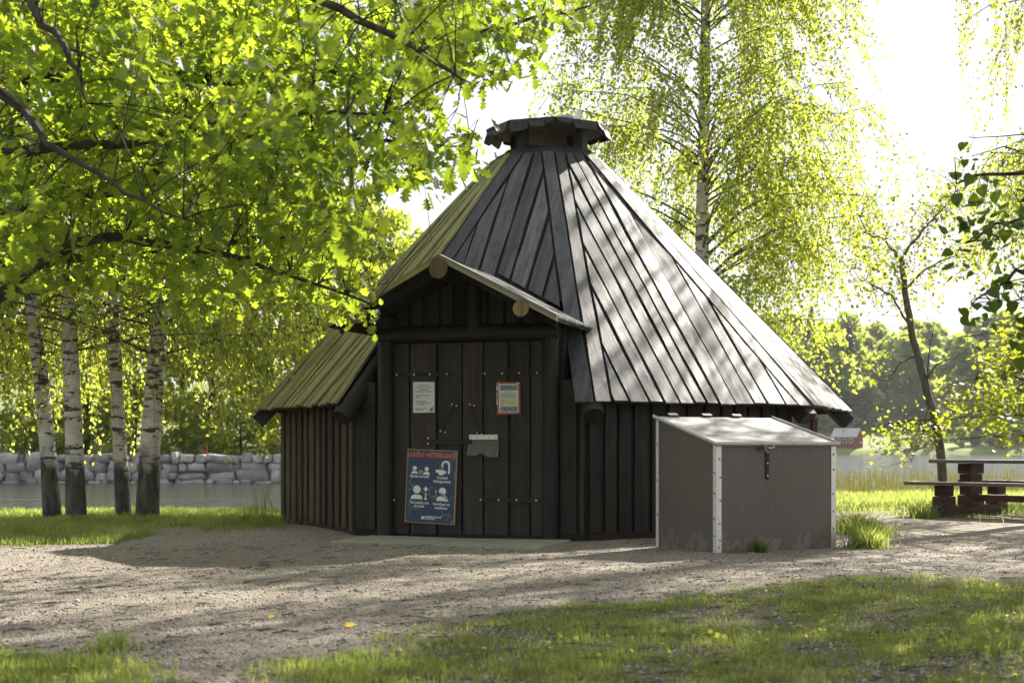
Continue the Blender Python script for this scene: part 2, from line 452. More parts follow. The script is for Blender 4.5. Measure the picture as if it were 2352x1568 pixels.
def ground_mat():
    m, t = new_mat('gravel and soil'); p = pos(t)
    at = nd(t, 'ShaderNodeAttribute', attribute_name='grass').outputs['Fac']
    big = noise(t, p, .55, 5, .6); mid = noise(t, p, 5.0, 5, .65); fine = noise(t, p, 60, 3, .7)
    vor = nd(t, 'ShaderNodeTexVoronoi'); vor.inputs['Scale'].default_value = 85; t.links.new(p, vor.inputs['Vector'])
    g = ramp(t, mth(t, 'ADD', mth(t, 'MULTIPLY', mid, .5), mth(t, 'MULTIPLY', big, .5)), [(.3, (.145, .124, .100)), (.7, (.258, .230, .192))])
    g = mixc(t, .55, g, mixc(t, 1.0, g, ramp(t, vor.outputs['Color'], [(.1, (.3, .3, .3)), (.9, (1.9, 1.85, 1.8))]), 'MULTIPLY'))
    speck = ramp(t, noise(t, p, 24, 4, .7), [(.60, (0, 0, 0)), (.68, (1, 1, 1))])
    g = mixc(t, mth(t, 'MULTIPLY', speck, .6), g, (.07, .055, .042))
    soil = ramp(t, mid, [(.3, (.045, .038, .024)), (.7, (.15, .125, .085))])
    sg = ramp(t, noise(t, p, 9, 5, .7), [(.35, (.055, .075, .020)), (.7, (.115, .125, .045))])
    soil = mixc(t, .55, soil, sg)
    f = ramp(t, mth(t, 'ADD', at, mth(t, 'MULTIPLY', mth(t, 'SUBTRACT', mid, .5), .5)), [(.3, (0, 0, 0)), (.6, (1, 1, 1))])
    c = mixc(t, f, g, soil)
    sy = nd(t, 'ShaderNodeSeparateXYZ'); t.links.new(p, sy.inputs[0])
    fy = mth(t, 'GREATER_THAN', sy.outputs[1], 40.0)
    c = mixc(t, fy, c, ramp(t, noise(t, p, .35, 5, .65), [(.3, (.075, .105, .022)), (.7, (.16, .185, .045))]))
    h = mth(t, 'ADD', mth(t, 'MULTIPLY', vor.outputs['Distance'], 1.0), mth(t, 'MULTIPLY', fine, .6))
    b1 = nd(t, 'ShaderNodeBump'); b1.inputs['Strength'].default_value = .9; b1.inputs['Distance'].default_value = .012
    t.links.new(h, b1.inputs['Height'])
    out(t, principled(t, c, .9, .25, 0, b1.outputs[0]).outputs[0]); return m
M['ground'] = ground_mat()
def pebble_mat():
    m, t = new_mat('gravel stones')
    n = nd(t, 'ShaderNodeTexWhiteNoise', noise_dimensions='3D'); t.links.new(mapping(t, pos(t), (45, 45, 45)), nd_snap(t, n))
    out(t, principled(t, ramp(t, n.outputs[0], [(0, (.10, .085, .075)), (.5, (.24, .22, .2)), (1, (.40, .37, .34))]), .85, .25).outputs[0]); return m
M['pebble'] = pebble_mat()
def slab_mat():
    m, t = new_mat('concrete slabs'); p = pos(t)
    n = noise(t, p, 7, 5, .65); n2 = noise(t, p, 120, 3, .6)
    out(t, principled(t, ramp(t, n, [(.3, (.20, .195, .15)), (.7, (.32, .31, .245))]), .9, .2, 0, bump(t, n2, .4, .004)).outputs[0]); return m
M['slab'] = slab_mat()
def stone_mat():
    m, t = new_mat('granite blocks'); p = pos(t)
    n = noise(t, p, 2.5, 5, .65); n2 = noise(t, p, 25, 4, .65)
    c = ramp(t, n, [(.3, (.28, .28, .285)), (.7, (.58, .57, .56))])
    c = mixc(t, 1.0, c, ramp(t, obj_rand(t), [(0, (.55, .55, .56)), (1, (1.2, 1.17, 1.12))]), 'MULTIPLY')
    out(t, principled(t, c, .85, .25, 0, bump(t, n2, 1.0, .08)).outputs[0]); return m
M['stone'] = stone_mat()
def water_mat():
    m, t = new_mat('lake water'); p = pos(t)
    n1 = noise(t, mapping(t, p, (.7, 3.4, 1)), 1.0, 3, .55, .3); n2 = noise(t, mapping(t, p, (.16, .7, 1)), 1.0, 3, .5)
    h = mth(t, 'ADD', mth(t, 'MULTIPLY', n1, .5), n2)
    out(t, principled(t, (.018, .020, .014), .11, .5, 0, bump(t, h, 1.0, .30)).outputs[0]); return m
M['water'] = water_mat()
M['meadow'] = simple('meadow', (.12, .16, .035), .9, .2, 0, .35, .3)

# ------------------------------------------------------------------ terrain
WATER_Z = -.40
def sm(a, b, x):
    t = np.clip((x - a) / (b - a), 0, 1); return t * t * (3 - 2 * t)
def shore(x): return 20.4 + 8.3 * sm(-2.5, 3.5, x) + .5 * np.sin(x * .9)
def gheight(x, y):
    x = np.asarray(x, float); y = np.asarray(y, float)
    z = .05 * (fbm(x * .5, y * .5, 3) - .5) + .02 * (fbm(x * 2.5, y * 2.5, 8) - .5)
    z = z - .03 * sm(11, 6, y)
    z = z + .05 * np.exp(-((x + 2.7) ** 2 / .7 + (y - 15.6) ** 2 / 1.6))
    z = z * sm(0, 2, y + 3)
    lake = sm(0, 1.6, y - shore(x))
    z = z * (1 - lake) - 1.5 * lake
    left = sm(54.9, 55.3, y) * (1 - sm(-3, 4, x))
    z = np.where(left > 0, lerp(z, .55 + np.clip(y - 56, 0, 200) * .03, left), z)
    far = sm(296, 302, y)
    hill = .6 + 22 * sm(310, 520, y) * (0.75 + .5 * fbm(x * .012, y * .004, 5)) + np.clip(y - 300, 0, 14) * .1
    return np.where(far > 0, lerp(z, hill, far), z)

def seg(x, y, pts):
    """signed side: y of a polyline at x"""
    return np.interp(x, [p[0] for p in pts], [p[1] for p in pts])
def grass_mask(x, y, soil=False):
    x = np.asarray(x, float); y = np.asarray(y, float)
    n = fbm(x * 1.3, y * 1.3, 21, 4) - .5; n2 = fbm(x * 3.5, y * 3.5, 31, 3) - .5
    # foreground lawn to the right of a line running away from the camera
    edge = seg(y, x, [(0, 0)]) if False else np.interp(y, [4.0, 5.6, 7.0, 8.0, 8.4, 9.4, 10.4, 11.2], [-1.25, -.95, -.45, -.25, .5, 1.5, 3.2, 6.5])
    a = sm(-.25, .45, x - edge + 1.1 * n) * (1 - sm(10.2, 11.6, y + n))
    if soil: a = a * np.clip(.85 + .8 * n2 + .6 * n, .3, 1)
    else: a = a * np.clip(.58 + 2.4 * n2 + 1.2 * n, .10, 1)
    # bottom left corner
    b = (1 - sm(-.35, .25, x - np.interp(y, [4, 5.4, 6.2, 6.7], [-1.0, -1.2, -1.65, -2.5]) + .9 * n)) * (1 - sm(6.5, 7.1, y + .8 * n))
    # bank on the left
    e = np.interp(x, [-9, -4.7, -3.9, -3.3, -3.0, -2.4], [12.9, 13.3, 14.2, 17.2, 18.4, 19.5])
    c = sm(-.5, .6, y - e + 1.2 * n) * (1 - sm(-2.0, -.5, x) * (1 - sm(18.6, 19.4, y)))
    path = np.exp(-((y - (15.9 + .5 * (x + 3.5))) ** 2) / .35) * sm(-5.2, -4.0, x)
    c = c * (1 - .95 * path)
    # bank on the right, thin patches around the table
    d = sm(24.5, 26.5, y + 1.5 * n) * sm(-1, 1.5, x)
    e2 = sm(0, 0.3, n2 - .03) * .25 * sm(16.0, 17.5, y) * sm(3.8, 4.6, x) + .2 * sm(.05, .2, n) * sm(19, 21, y) * sm(3.8, 5, x)
    tab = np.exp(-(((x - 6.3) / 1.5) ** 2 + ((y - 19.4) / 2.2) ** 2)); e2 = e2 * (1 - .9 * tab)
    g = np.maximum.reduce([a, b, c, d, e2])
    g = np.where(y > 40, 1.0, g)
    return np.clip(g, 0, 1)

def terrain():
    xs = np.concatenate([-np.geomspace(9.2, 900, 34)[::-1], np.arange(-9, 11.01, .1), np.geomspace(11.3, 900, 34)])
    ys = np.concatenate([-np.geomspace(1, 60, 14)[::-1], np.arange(0, 3.5, .35), np.arange(3.5, 31, .1), np.geomspace(31.3, 54, 16), np.arange(54.8, 55.5, .1), np.geomspace(56, 294, 24), np.arange(295.5, 303, .75), np.geomspace(304, 1500, 46)])
    X, Y = np.meshgrid(xs, ys); Z = gheight(X, Y)
    nx, ny = len(xs), len(ys)
    i = np.arange((ny - 1) * (nx - 1)); r = i // (nx - 1); c = i % (nx - 1); a = r * nx + c
    loops = np.stack([a, a + 1, a + nx + 1, a + nx], 1).ravel()
    me = np_mesh('ground', np.stack([X.ravel(), Y.ravel(), Z.ravel()], 1), np.full(len(i), 4), loops, M['ground'], smooth=True)
    at = me.attributes.new('grass', 'FLOAT', 'POINT'); at.data.foreach_set('value', grass_mask(X, Y, True).ravel().astype(np.float32))
    o = link('ground', me); tag(o, 'gravel yard with grassy patches by the lake', kind='structure'); return o
terrain()
w = MB(); w.face([(-700, 17, WATER_Z), (700, 17, WATER_Z), (700, 306, WATER_Z), (-700, 306, WATER_Z)])
tag(w.build('water', M['water']), 'rippled lake water behind the hut', kind='structure')

def gz(x, y): return float(gheight(x, y))

# ------------------------------------------------------------------ the hut
HC = V((.488, 17.397, 0)); PHI = .3144
RE, ZE, RC_, ZC, RP, ZP, RW = 3.583, 1.371, .682, 4.381, .734, 4.80, 3.268
def ang(k): return -math.pi / 2 - PHI + (k - 1.5) * math.pi / 4
def octv(k, r, z, c=HC): return V((c.x + r * math.cos(ang(k)), c.y + r * math.sin(ang(k)), z))
EV = [octv(k, RE, ZE) for k in range(8)]
EV[1].x = -1.775; EV[2].x = .80; EV[3].x = 3.16; EV[4].x = 4.20
CCEN = V((.445, 17.397, 0))
CV = [octv(k, RC_, ZC, CCEN) for k in range(8)]
FN = V((-math.sin(PHI), -math.cos(PHI), 0)); FT = V((math.cos(PHI), -math.sin(PHI), 0)); UP = V((0, 0, 1))
AP = RW * math.cos(math.pi / 8)
FC = HC + FN * AP
def fd(t, z, o=0.0): return FC + FT * t + FN * o + UP * z           # door facet: t along, z up, o outwards
def ft(px, py, o=0.0):
    """t,z on the door plane (offset o) for a place measured in the photograph"""
    b = FC + FN * o; r = (px - 1176) / F
    t = (r * b.y - b.x) / (FT.x - r * FT.y); d = b.y + FT.y * t
    return t, EYE + (HOR - py) / F * d

hut = thing('grill_hut', 'dark octagonal wooden hut with a tall pointed plank roof and double door', 'hut', (HC.x, HC.y, 0))

class Facet:
    def __init__(s, A, B, Cr, Cl):
        s.A, s.B, s.Cr, s.Cl = A, B, Cr, Cl
        s.e = (B - A).normalized(); s.b = (B - A).length
        m = ((Cl + Cr) / 2 - (A + B) / 2); s.v = (m - s.e * m.dot(s.e)).normalized()
        s.n = s.e.cross(s.v).normalized()
        s.cl = (Cl - A).dot(s.e); s.cr = (Cr - A).dot(s.e); s.H = ((Cl - A).dot(s.v) + (Cr - A).dot(s.v)) / 2
    def xl(s, y): return s.cl * y / s.H
    def xr(s, y): return s.b + (s.cr - s.b) * y / s.H
    def P(s, x, y, off=0.0):
        a, b = s.xl(y), s.xr(y); t = (x - a) / (b - a); q = y / s.H
        lo = s.A.lerp(s.B, t); hi = s.Cl.lerp(s.Cr, t)
        return lo.lerp(hi, q) + s.n * off
    def board(s, poly, mat, parent, name='roof_board', th=.026, lift=0.0, amp=.006, tilt=0.0):
        poly = waney(poly, .28, amp)
        xs = [p[0] for p in poly]; xc = (min(xs) + max(xs)) / 2
        top = [s.P(x, y, lift + th + (x - xc) * tilt) for x, y in poly]; bot = [s.P(x, y, lift + (x - xc) * tilt) for x, y in poly]
        return MB().prism(top, bot, [(y, x) for x, y in poly]).build(name, mat, parent)

def roof_facet(k, mat, clipf=None, wr=(.165, .255), gap=.03, hip=.17, tails=True):
    f = Facet(EV[k], EV[(k + 1) % 8], CV[(k + 1) % 8], CV[k])
    d = MB().prism([f.P(0, 0, -.004), f.P(f.b, 0, -.004), f.P(f.cr, f.H, -.004), f.P(f.cl, f.H, -.004)] if clipf is None else clipf(f, None, -.004),
                   [f.P(0, 0, -.035), f.P(f.b, 0, -.035), f.P(f.cr, f.H, -.035), f.P(f.cl, f.H, -.035)] if clipf is None else clipf(f, None, -.035)).build('roof_slope', M['deck'], hut)
    hl, hr = hip, hip; top_s = .72
    y0 = -.02
    inner_l = lambda y: f.xl(y) + lerp(hl, hl * top_s, y / f.H) + gap
    inner_r = lambda y: f.xr(y) - lerp(hr, hr * top_s, y / f.H) - gap
    def cl(poly):
        return clipf(f, poly, 0) if clipf else poly
    def addb(poly, **kw):
        if len(poly) >= 3:
            xs = [p[0] for p in poly]; ys = [p[1] for p in poly]
            if max(xs) - min(xs) > .03 and max(ys) - min(ys) > .12:
                f.board(poly, mat, d, lift=random.uniform(0, .006) + (random.choice((0, .02)) if k in (0, 4) else 0), tilt=random.uniform(-.03, .03), **kw)
    addb(cl([(f.xl(y0) + .006, y0), (f.xl(y0) + hl, y0), (f.cl + hl * top_s, f.H), (f.cl + .006, f.H)]), amp=.004)
    addb(cl([(f.xr(y0) - hr, y0), (f.xr(y0) - .006, y0), (f.cr - .006, f.H), (f.cr - hr * top_s, f.H)]), amp=.004)
    x = hl + gap
    il0, il1 = inner_l(0), inner_l(f.H); ir0, ir1 = inner_r(0), inner_r(f.H)
    while x < f.b - hr - gap:
        w_ = random.uniform(*wr)
        yo = y0 + random.uniform(-.012, .012)
        lean = random.uniform(-.012, .012)
        g2 = gap * random.uniform(.6, 1.5)
        poly = [(x + g2 / 2, yo), (x + w_ - g2 / 2, yo), (x + w_ - g2 / 2 + lean, f.H), (x + g2 / 2 + lean, f.H)]
        sl = (il1 - il0) / f.H; poly = clip(poly, 1, -sl, -il0)
        sr = (ir1 - ir0) / f.H; poly = clip(poly, -1, sr, ir0)
        addb(cl(poly))
        x += w_
    return f, d

# dormer geometry (shared by the roof cut and the porch)
DZ0, DSL, DT = 2.77, .521, 1.17                        # ridge height, slope, half width
def front_clip(f, poly, off):
    """the door slope is only boarded above the porch roof; along each hip a strip runs down to the eaves"""
    tc = FT
    def t_of(x, y): return (f.P(x, y) - FC).dot(tc)
    if poly is None:
        y = .36 * f.H
        return [f.P(f.xl(y), y, off), f.P(f.xr(y), y, off), f.P(f.cr, f.H, off), f.P(f.cl, f.H, off)]
    xs = [p[0] for p in poly]; xm = sum(xs) / len(xs)
    strip = (min(p[1] for p in poly) < .01) and (abs(min(xs) - .006) < .02 or abs(max(xs) - f.b + .006) < .02)
    if strip and xm > f.b / 2: return poly
    m = f.b / 2                                         # cut along the two valley lines
    if xm < m: return clip(poly, -DSL / .735, 1, -((DZ0 - ZE) / .735 - .10) + DSL / .735 * m) if False else clip(poly, -.70, 1, -(1.86 - .70 * m))
    return clip(poly, .70, 1, -(1.86 + .70 * m))

left_mats = {0: 'roof_moss_leaflight', 7: 'roof_moss_leaflight', 6: 'roof_moss_leaflight'}
for k in range(8):
    if k == 1: roof_facet(1, M['roof'], front_clip, hip=.19)
    else: roof_facet(k, M[left_mats.get(k, 'roof')], wr=(.15, .25) if k != 0 else (.13, .2), gap=.03 if k != 0 else .034)

# rafter tails at the corners
for k in range(8):
    d = (CV[k] - EV[k]).normalized(); out_d = V((EV[k].x - HC.x, EV[k].y - HC.y, 0)).normalized()
    if k in (1, 2):
        a = EV[k] + d * .02 - UP * .16; rt = .105
        m = MB().tube([a, a + d * 1.0], [rt, rt * .95], 14).build('rafter_log', M['log'], hut, smooth=True)
    else:
        a = EV[k] + d * .06 - UP * .20
        side = d.cross(out_d).normalized(); upn = side.cross(d).normalized()
        if upn.z < 0: upn = -upn
        MB().box(a - side * .09 - upn * .06, d * 1.1, side * .18, upn * .16).build('rafter_tail', M['log'], hut)

# walls
WV = [octv(k, RW, 0) for k in range(8)]
def wall(k):
    A, B = WV[k], WV[(k + 1) % 8]; e = (B - A).normalized(); n = V((e.y, -e.x, 0)); L = (B - A).length
    zt = 1.60
    mat = M['wall_lit'] if k in (0, 7) else M['wall']
    spans = [(0, L)]
    if k == 1:
        tl = (FC - A).dot(e)
        spans = [(0, tl - 1.0), (tl + .97, L)]
    first = None
    for s0, s1 in spans:
        bk = MB().box(A + e * s0 + UP * .0 - n * .06, UP * zt, e * (s1 - s0), n * .06).build('wall_panel', M['deck'], hut)
        x = s0
        while x < s1 - .05:
            w_ = min(random.uniform(.19, .24) if k in (0, 7) else random.uniform(.16, .24), s1 - x)
            if s1 - x - w_ < .08: w_ = s1 - x
            zb = .06 + random.uniform(-.02, .02); z1 = zt
            gap = .08 if k in (0, 7) else .04
            poly = waney([(x + gap / 2, zb), (x + w_ - gap / 2, zb), (x + w_ - gap / 2, z1), (x + gap / 2, z1)], .35, .004)
            if not (k == 4 and .25 < x < 1.4):
                top = [A + e * a + UP * b + n * .03 for a, b in poly]; bot = [A + e * a + UP * b + n * .001 for a, b in poly]
                MB().prism(top, bot, [(b, a) for a, b in poly]).build('wall_board', mat, bk)
            else:                                       # boards above and below the small window of the far side
                for z0_, z1_ in ((zb, .82), (1.34, z1)):
                    MB().box(A + e * (x + gap / 2) + UP * z0_ + n * .001, UP * (z1_ - z0_), e * (w_ - gap), n * .03).build('wall_board', mat, bk)
            x += w_
        MB().box(A + e * s0 + UP * -.06 + n * .004, e * (s1 - s0), n * .02, UP * .13).build('sill_beam', M['deck'], bk)
for k in range(8): wall(k)
# small window on the narrow far right side
A, B = WV[4], WV[5]
e = (B - A).normalized(); n = V((e.y, -e.x, 0))
A3, B3 = WV[3], WV[4]
e3 = (B3 - A3).normalized(); n3 = V((e3.y, -e3.x, 0)); L3 = (B3 - A3).length
wdw = MB().box(A3 + e3 * (L3 - .62) + UP * .84 + n3 * .033, e3 * .46, n3 * .012, UP * .46).build('window', M['glass'], hut)
for i in range(5):
    MB().box(A3 + e3 * (L3 - .62 + i * .11) + UP * .84 + n3 * .046, UP * .46, e3 * .02, n3 * .016).build('window_bar', M['window_wood'], wdw)
for i in range(3):
    MB().box(A3 + e3 * (L3 - .62) + UP * (.85 + i * .21) + n3 * .064, e3 * .46, n3 * .01, UP * .022).build('window_bar', M['window_wood'], wdw)

# ring beam on top of the roof, smoke cap
ring = MB()
for k in range(8):
    a, b = octv(k, RC_ + .03, ZC - .015, CCEN), octv(k + 1, RC_ + .03, ZC - .015, CCEN)
    a2, b2 = octv(k, RC_ - .05, ZC + .085, CCEN), octv(k + 1, RC_ - .05, ZC + .085, CCEN)
    ai, bi = octv(k, RC_ - .13, ZC - .015, CCEN), octv(k + 1, RC_ - .13, ZC - .015, CCEN)
    ring.face([a, b, b2, a2], [(0, 0), (.5, 0), (.5, .1), (0, .1)]); ring.face([a2, b2, bi, ai], [(0, 0), (.5, 0), (.5, .1), (0, .1)])
ring.build('top_ring', M['cap'], hut)
cap = MB()
apex = V((CCEN.x, CCEN.y, ZP + .10))
for k in range(8):
    a, b = octv(k, RP - .03, ZP - .01, CCEN), octv(k + 1, RP - .03, ZP - .01, CCEN)
    cap.face([a, b, apex], [(0, 0), (.5, 0), (.25, .7)])
    cap.face([b - UP * .03, a - UP * .03, apex - UP * .03], [(0, 0), (.5, 0), (.25, .7)])
capo = cap.build('smoke_cap', M['cap_in'], hut)
for k in range(8):
    a, b = octv(k, RP, ZP, CCEN), octv(k + 1, RP, ZP, CCEN); a0 = octv(k, .05, ZP + .11, CCEN); b0 = octv(k + 1, .05, ZP + .11, CCEN)
    nb = 3
    for i in range(nb):
        t0, t1 = i / nb + .01, (i + 1) / nb - .01
        p, q, r_, s_ = a.lerp(b, t0), a.lerp(b, t1), a0.lerp(b0, t1), a0.lerp(b0, t0)
        ext = random.uniform(.0, .03); od = ((p + q) / 2 - CCEN); od.z = 0; od.normalize()
        p = p + od * ext - UP * ext * .2; q = q + od * (ext + random.uniform(-.01, .01)) - UP * ext * .2
        MB().prism([p, q, r_, s_], [x - UP * .03 for x in (p, q, r_, s_)], [(0, 0), (0, .2), (.7, .2), (.7, 0)]).build('cap_board', M['cap'], capo)
    # ragged hanging skirt boards with cut corners
    e_ = (b - a).normalized(); od = (a + b) / 2 - CCEN; od.z = 0; od.normalize(); L = (b - a).length
    x = 0.01
    while x < L - .06:
        w_ = min(random.uniform(.20, .34), L - x - .01)
        if L - x - w_ < .1: w_ = L - x - .01
        dz = random.uniform(.06, .17); c_ = random.uniform(.015, .05)
        pl = [(x + .004, -.01), (x + w_ - .004, -.01), (x + w_ - .004, -dz + c_ * random.uniform(0, 1)), (x + w_ - c_ - .01, -dz), (x + c_, -dz - random.uniform(-.02, .02)), (x + .004, -dz + c_)]
        tp = [a + e_ * u + UP * z_ + od * (.012 - z_ * .35) for u, z_ in pl]; bt = [p - od * .02 for p in tp]
        MB().prism(tp[::-1], bt[::-1], [(z_, u) for u, z_ in pl][::-1]).build('skirt_board', M['cap'], capo)
        x += w_
for k in range(4):
    an = ang(0) + math.pi / 8 + k * math.pi / 2 + .42
    p = V((CCEN.x + .5 * math.cos(an), CCEN.y + .5 * math.sin(an), ZC + .0)); rad = V((math.cos(an), math.sin(an), 0)); tg = V((-rad.y, rad.x, 0))
    MB().box(p - rad * .05 - tg * .055, UP * .42, tg * .11, rad * .10).build('cap_post', M['cap'], capo)
# smoke hole lining below the cap
MB().tube([CCEN + UP * (ZC - .3), CCEN + UP * (ZC + .125)], [.55, .55], 16, caps=False).build('smoke_hole_lining', M['deck'], hut)

# ---- porch: door frame, door leaves, gable, dormer roof
t_l, z_dt = ft(903, 788); t_r, _ = ft(1249, 788); _, z_db = ft(1075, 1224)
tm = ft(1061, 1000)[0]
for tt, nm in ((t_l - .075, 'l'), (t_r + .085, 'r')):
    MB().tube([fd(tt, -.05, .03), fd(tt, 1.0, .03), fd(tt, 2.02, .03)], [.088, .084, .08], 14).build('door_post', M['log'], hut, smooth=True)
MB().tube([fd(t_l - .15, 2.085, .035), fd(0, 2.09, .035), fd(t_r + .17, 2.08, .035)], [.088, .085, .084], 14).build('lintel_log', M['log'], hut, smooth=True)
MB().box(fd(t_l - .1, 0, -.10), FT * (t_r - t_l + .2), UP * 2.0, FN * .04).build('door_backing', M['black'], hut)
MB().box(fd(t_l - .02, -.04, -.05), FT * (t_r - t_l + .04), UP * .06, FN * .10).build('threshold', M['deck'], hut)

def leaf(t0, t1, cuts, handle, label):
    d = MB().box(fd(t0 + .006, z_db, -.045), UP * (z_dt - z_db - .02), FT * (t1 - t0 - .012), FN * .02).build('door', M['door'], hut)
    tag(d, label)
    ed = [t0] + cuts + [t1]
    for i in range(len(ed) - 1):
        a, b = ed[i] + .006, ed[i + 1] - (.022 if i < len(ed) - 2 else .006)
        th = .028 + .012 * (i % 2)
        poly = waney([(a, z_db - .012), (b, z_db - .012), (b, z_dt - .012), (a, z_dt - .012)], .3, .003)
        MB().prism([fd(x, z, -.024 + th) for x, z in poly], [fd(x, z, -.024) for x, z in poly], [(z, x) for x, z in poly]).build('door_board', M['door'], d)
    return d
tc = lambda px: ft(px, 1000)[0]
dl = leaf(t_l, tm, [tc(944), tc(1007)], 0, 'left leaf of the double door, carrying the blue poster')
dr = leaf(tm + .006, t_r, [tc(1113), tc(1172), tc(1221)], 1, 'right leaf of the double door with a rubber flap')
def strap(d, pxa, pxb, py, riv):
    ta, z = ft(pxa, py); tb, _ = ft(pxb, py)
    MB().box(fd(ta, z - .022, .0185), FT * (tb - ta), UP * .044, FN * .005).build('hinge_strap', M['iron'], d)
    for p in riv:
        t_, _ = ft(p, py)
        MB().tube([fd(t_, z, .022), fd(t_, z, .029), fd(t_, z, .032)], [.011, .010, .004], 8).build('rivet', M['rivet'], d)
strap(dl, 900, 1036, 861, [913, 953, 989, 1028])
strap(dr, 1112, 1256, 858, [1115, 1155, 1194, 1235])
strap(dr, 1103, 1256, 1147, [1106, 1147, 1188, 1233])
strap(dl, 896, 945, 1147, [907])
def handle(d, p0, p1):
    (ta, za), (tb, zb) = ft(*p0), ft(*p1)
    MB().tube([fd(ta, za, .02), fd(ta, za - .01, .05), fd(lerp(ta, tb, .5), lerp(za, zb, .5), .058), fd(tb, zb + .01, .05), fd(tb, zb, .02)], [.010, .009, .008, .009, .010], 6).build('handle', M['iron'], d, smooth=True)
    for (px, py) in (p0, p1):
        for s in (-5, 5):
            t_, z_ = ft(px + s, py + s * .25)
            MB().tube([fd(t_, z_, .018), fd(t_, z_, .03)], [.0095, .008], 8).build('rivet', M['rivet'], d)
handle(dl, (1045, 930), (1019, 991)); handle(dr, (1086, 930), (1103, 996))
ta, za = ft(984, 1012); tb, zb = ft(1086, 1018)
MB().box(fd(ta, za - .035, .022), FT * (tb - ta), UP * .05, FN * .012).build('hasp_bar', M['iron'], dl)
for py in (1006, 1018):
    t_, z_ = ft(986, py); MB().tube([fd(t_, z_, .02), fd(t_, z_, .04)], [.011, .009], 8).build('rivet', M['rivet'], dl)
ta, za = ft(1080, 998); tb, zb = ft(1145, 1009)
strip_o = MB().box(fd(ta, zb, .026), FT * (tb - ta), UP * (za - zb), FN * .006).build('flap_strip', M['white'], dr)
for px in (1085, 1098, 1126, 1140):
    t_, z_ = ft(px, 1004); MB().tube([fd(t_, z_, .031), fd(t_, z_, .036)], [.006, .005], 8).build('screw', M['iron'], dr)
# rubber flap, curling in the middle
fl = MB(); nu, nv = 14, 8; (t0, z0), (t1, z1) = ft(1076, 1008), ft(1146, 1050)
def fp(i, j):
    u, v_ = i / nu, j / nv
    bulge = .03 + .045 * v_ * (.5 + .5 * math.cos(u * 7.0 + .6)) * (1 - .3 * u)
    low = z1 + (z0 - z1) * (.18 * math.exp(-((u - .42) / .16) ** 2) + .10 * (1 - u) * (u < .2))
    return fd(lerp(t0, t1, u) + .01 * math.sin(v_ * 2), lerp(z0, low, v_), .008 + bulge * (.3 + .7 * v_))
for i in range(nu):
    for j in range(nv):
        fl.face([fp(i, j), fp(i, j + 1), fp(i + 1, j + 1), fp(i + 1, j)])
flo = fl.build('rubber_flap', M['rubber'], dr, smooth=True)
sd = flo.modifiers.new('thick', 'SOLIDIFY'); sd.thickness = .004

# gable boards above the lintel
gb = MB().prism([fd(-.82, 2.16, .0), fd(.84, 2.16, .0), fd(.84, 2.28, .0), fd(0, 2.70, .0), fd(-.82, 2.28, .0)],
                [fd(-.82, 2.16, -.03), fd(.84, 2.16, -.03), fd(.84, 2.28, -.03), fd(0, 2.70, -.03), fd(-.82, 2.28, -.03)]).build('gable_panel', M['deck'], hut)
x = -.80
while x < .8:
    w_ = random.uniform(.15, .19); x1 = min(x + w_, .82)
    za_, zb_ = 2.70 - .50 * abs(x), 2.70 - .50 * abs(x1)
    if not (-.08 < (x + x1) / 2 < .06):
        tp = [fd(x + .02, 2.15, .03), fd(x1 - .02, 2.15, .03), fd(x1 - .02, zb_, .03), fd(x + .02, za_, .03)]
        MB().prism(tp, [p - FN * .028 for p in tp], [(0, 0), (0, w_), (.5, w_), (.5, 0)]).build('gable_board', M['wall'], gb)
    x = x1
MB().tube([fd(ft(1092, 700)[0], 2.12, .05), fd(ft(1092, 700)[0], 2.66, .05)], [.075, .07], 12).build('king_post', M['log'], hut, smooth=True)
# three purlin logs with pale sawn ends
for t_, z_, rr_, back in ((0, 2.645, .100, -.95), (.834, 2.235, .082, -.55), (-.845, 2.225, .090, -.55)):
    lg = MB().tube([fd(t_, z_, .86), fd(t_, z_, .3), fd(t_, z_, back)], [rr_, rr_, rr_], 18, caps=False).build('purlin_log', M['log'], hut, smooth=True)
    MB().tube([fd(t_, z_, .855), fd(t_, z_, .863)], [rr_ - .002, rr_ - .004], 18).build('log_end', M['log_end'], lg)
# dormer roof: boards run down the slope, in two layers
AS = math.atan(DSL)
for s, mt in ((1, 'roof'), (-1, 'roof_moss_leaflight')):
    def dp(q, o, h): # q 0..1 from ridge to eave, o outwards, h above the deck
        return fd(s * DT * q, DZ0 - .055 - DSL * DT * q + h, o) + FT * s * math.sin(AS) * h * .6
    back = lambda q: (RE - (DZ0 - DSL * DT * q - ZE) / ((ZC - ZE) / (RE - RC_))) * math.cos(math.pi / 8) - AP - .06
    tp = [dp(0, .82, .018), dp(0, back(0), .018), dp(1, back(1), .018), dp(1, .82, .018)]; bt = [dp(0, .82, 0), dp(0, back(0), 0), dp(1, back(1), 0), dp(1, .82, 0)]
    if s > 0: tp, bt = tp[::-1], bt[::-1]
    dk = MB().prism(tp, bt).build('dormer_slope', M['deck'], hut)
    o = .83; i = 0
    while o > -.95:
        w_ = random.uniform(.15, .2); o1 = o - w_
        h = .021 + .006 * (i % 2)
        qb = 1.0 + random.uniform(-.01, .02)
        # stop each board where it meets the main roof
        q0 = 0.0
        if o1 < back(0): q0 = min(1, max(0, (o1 - back(0)) / (back(1) - back(0))))
        if q0 < .97:
            tp = [dp(q0, o, h + .02), dp(q0, o1 + .006, h + .02), dp(qb, o1 + .006, h + .02), dp(qb, o, h + .02)]; bt = [dp(q0, o, h), dp(q0, o1 + .006, h), dp(qb, o1 + .006, h), dp(qb, o, h)]
            if s > 0: tp, bt = tp[::-1], bt[::-1]
            MB().prism(tp, bt, [(0, 0), (0, w_), (1.2, w_), (1.2, 0)]).build('dormer_board', M[mt], dk)
        o = o1; i += 1
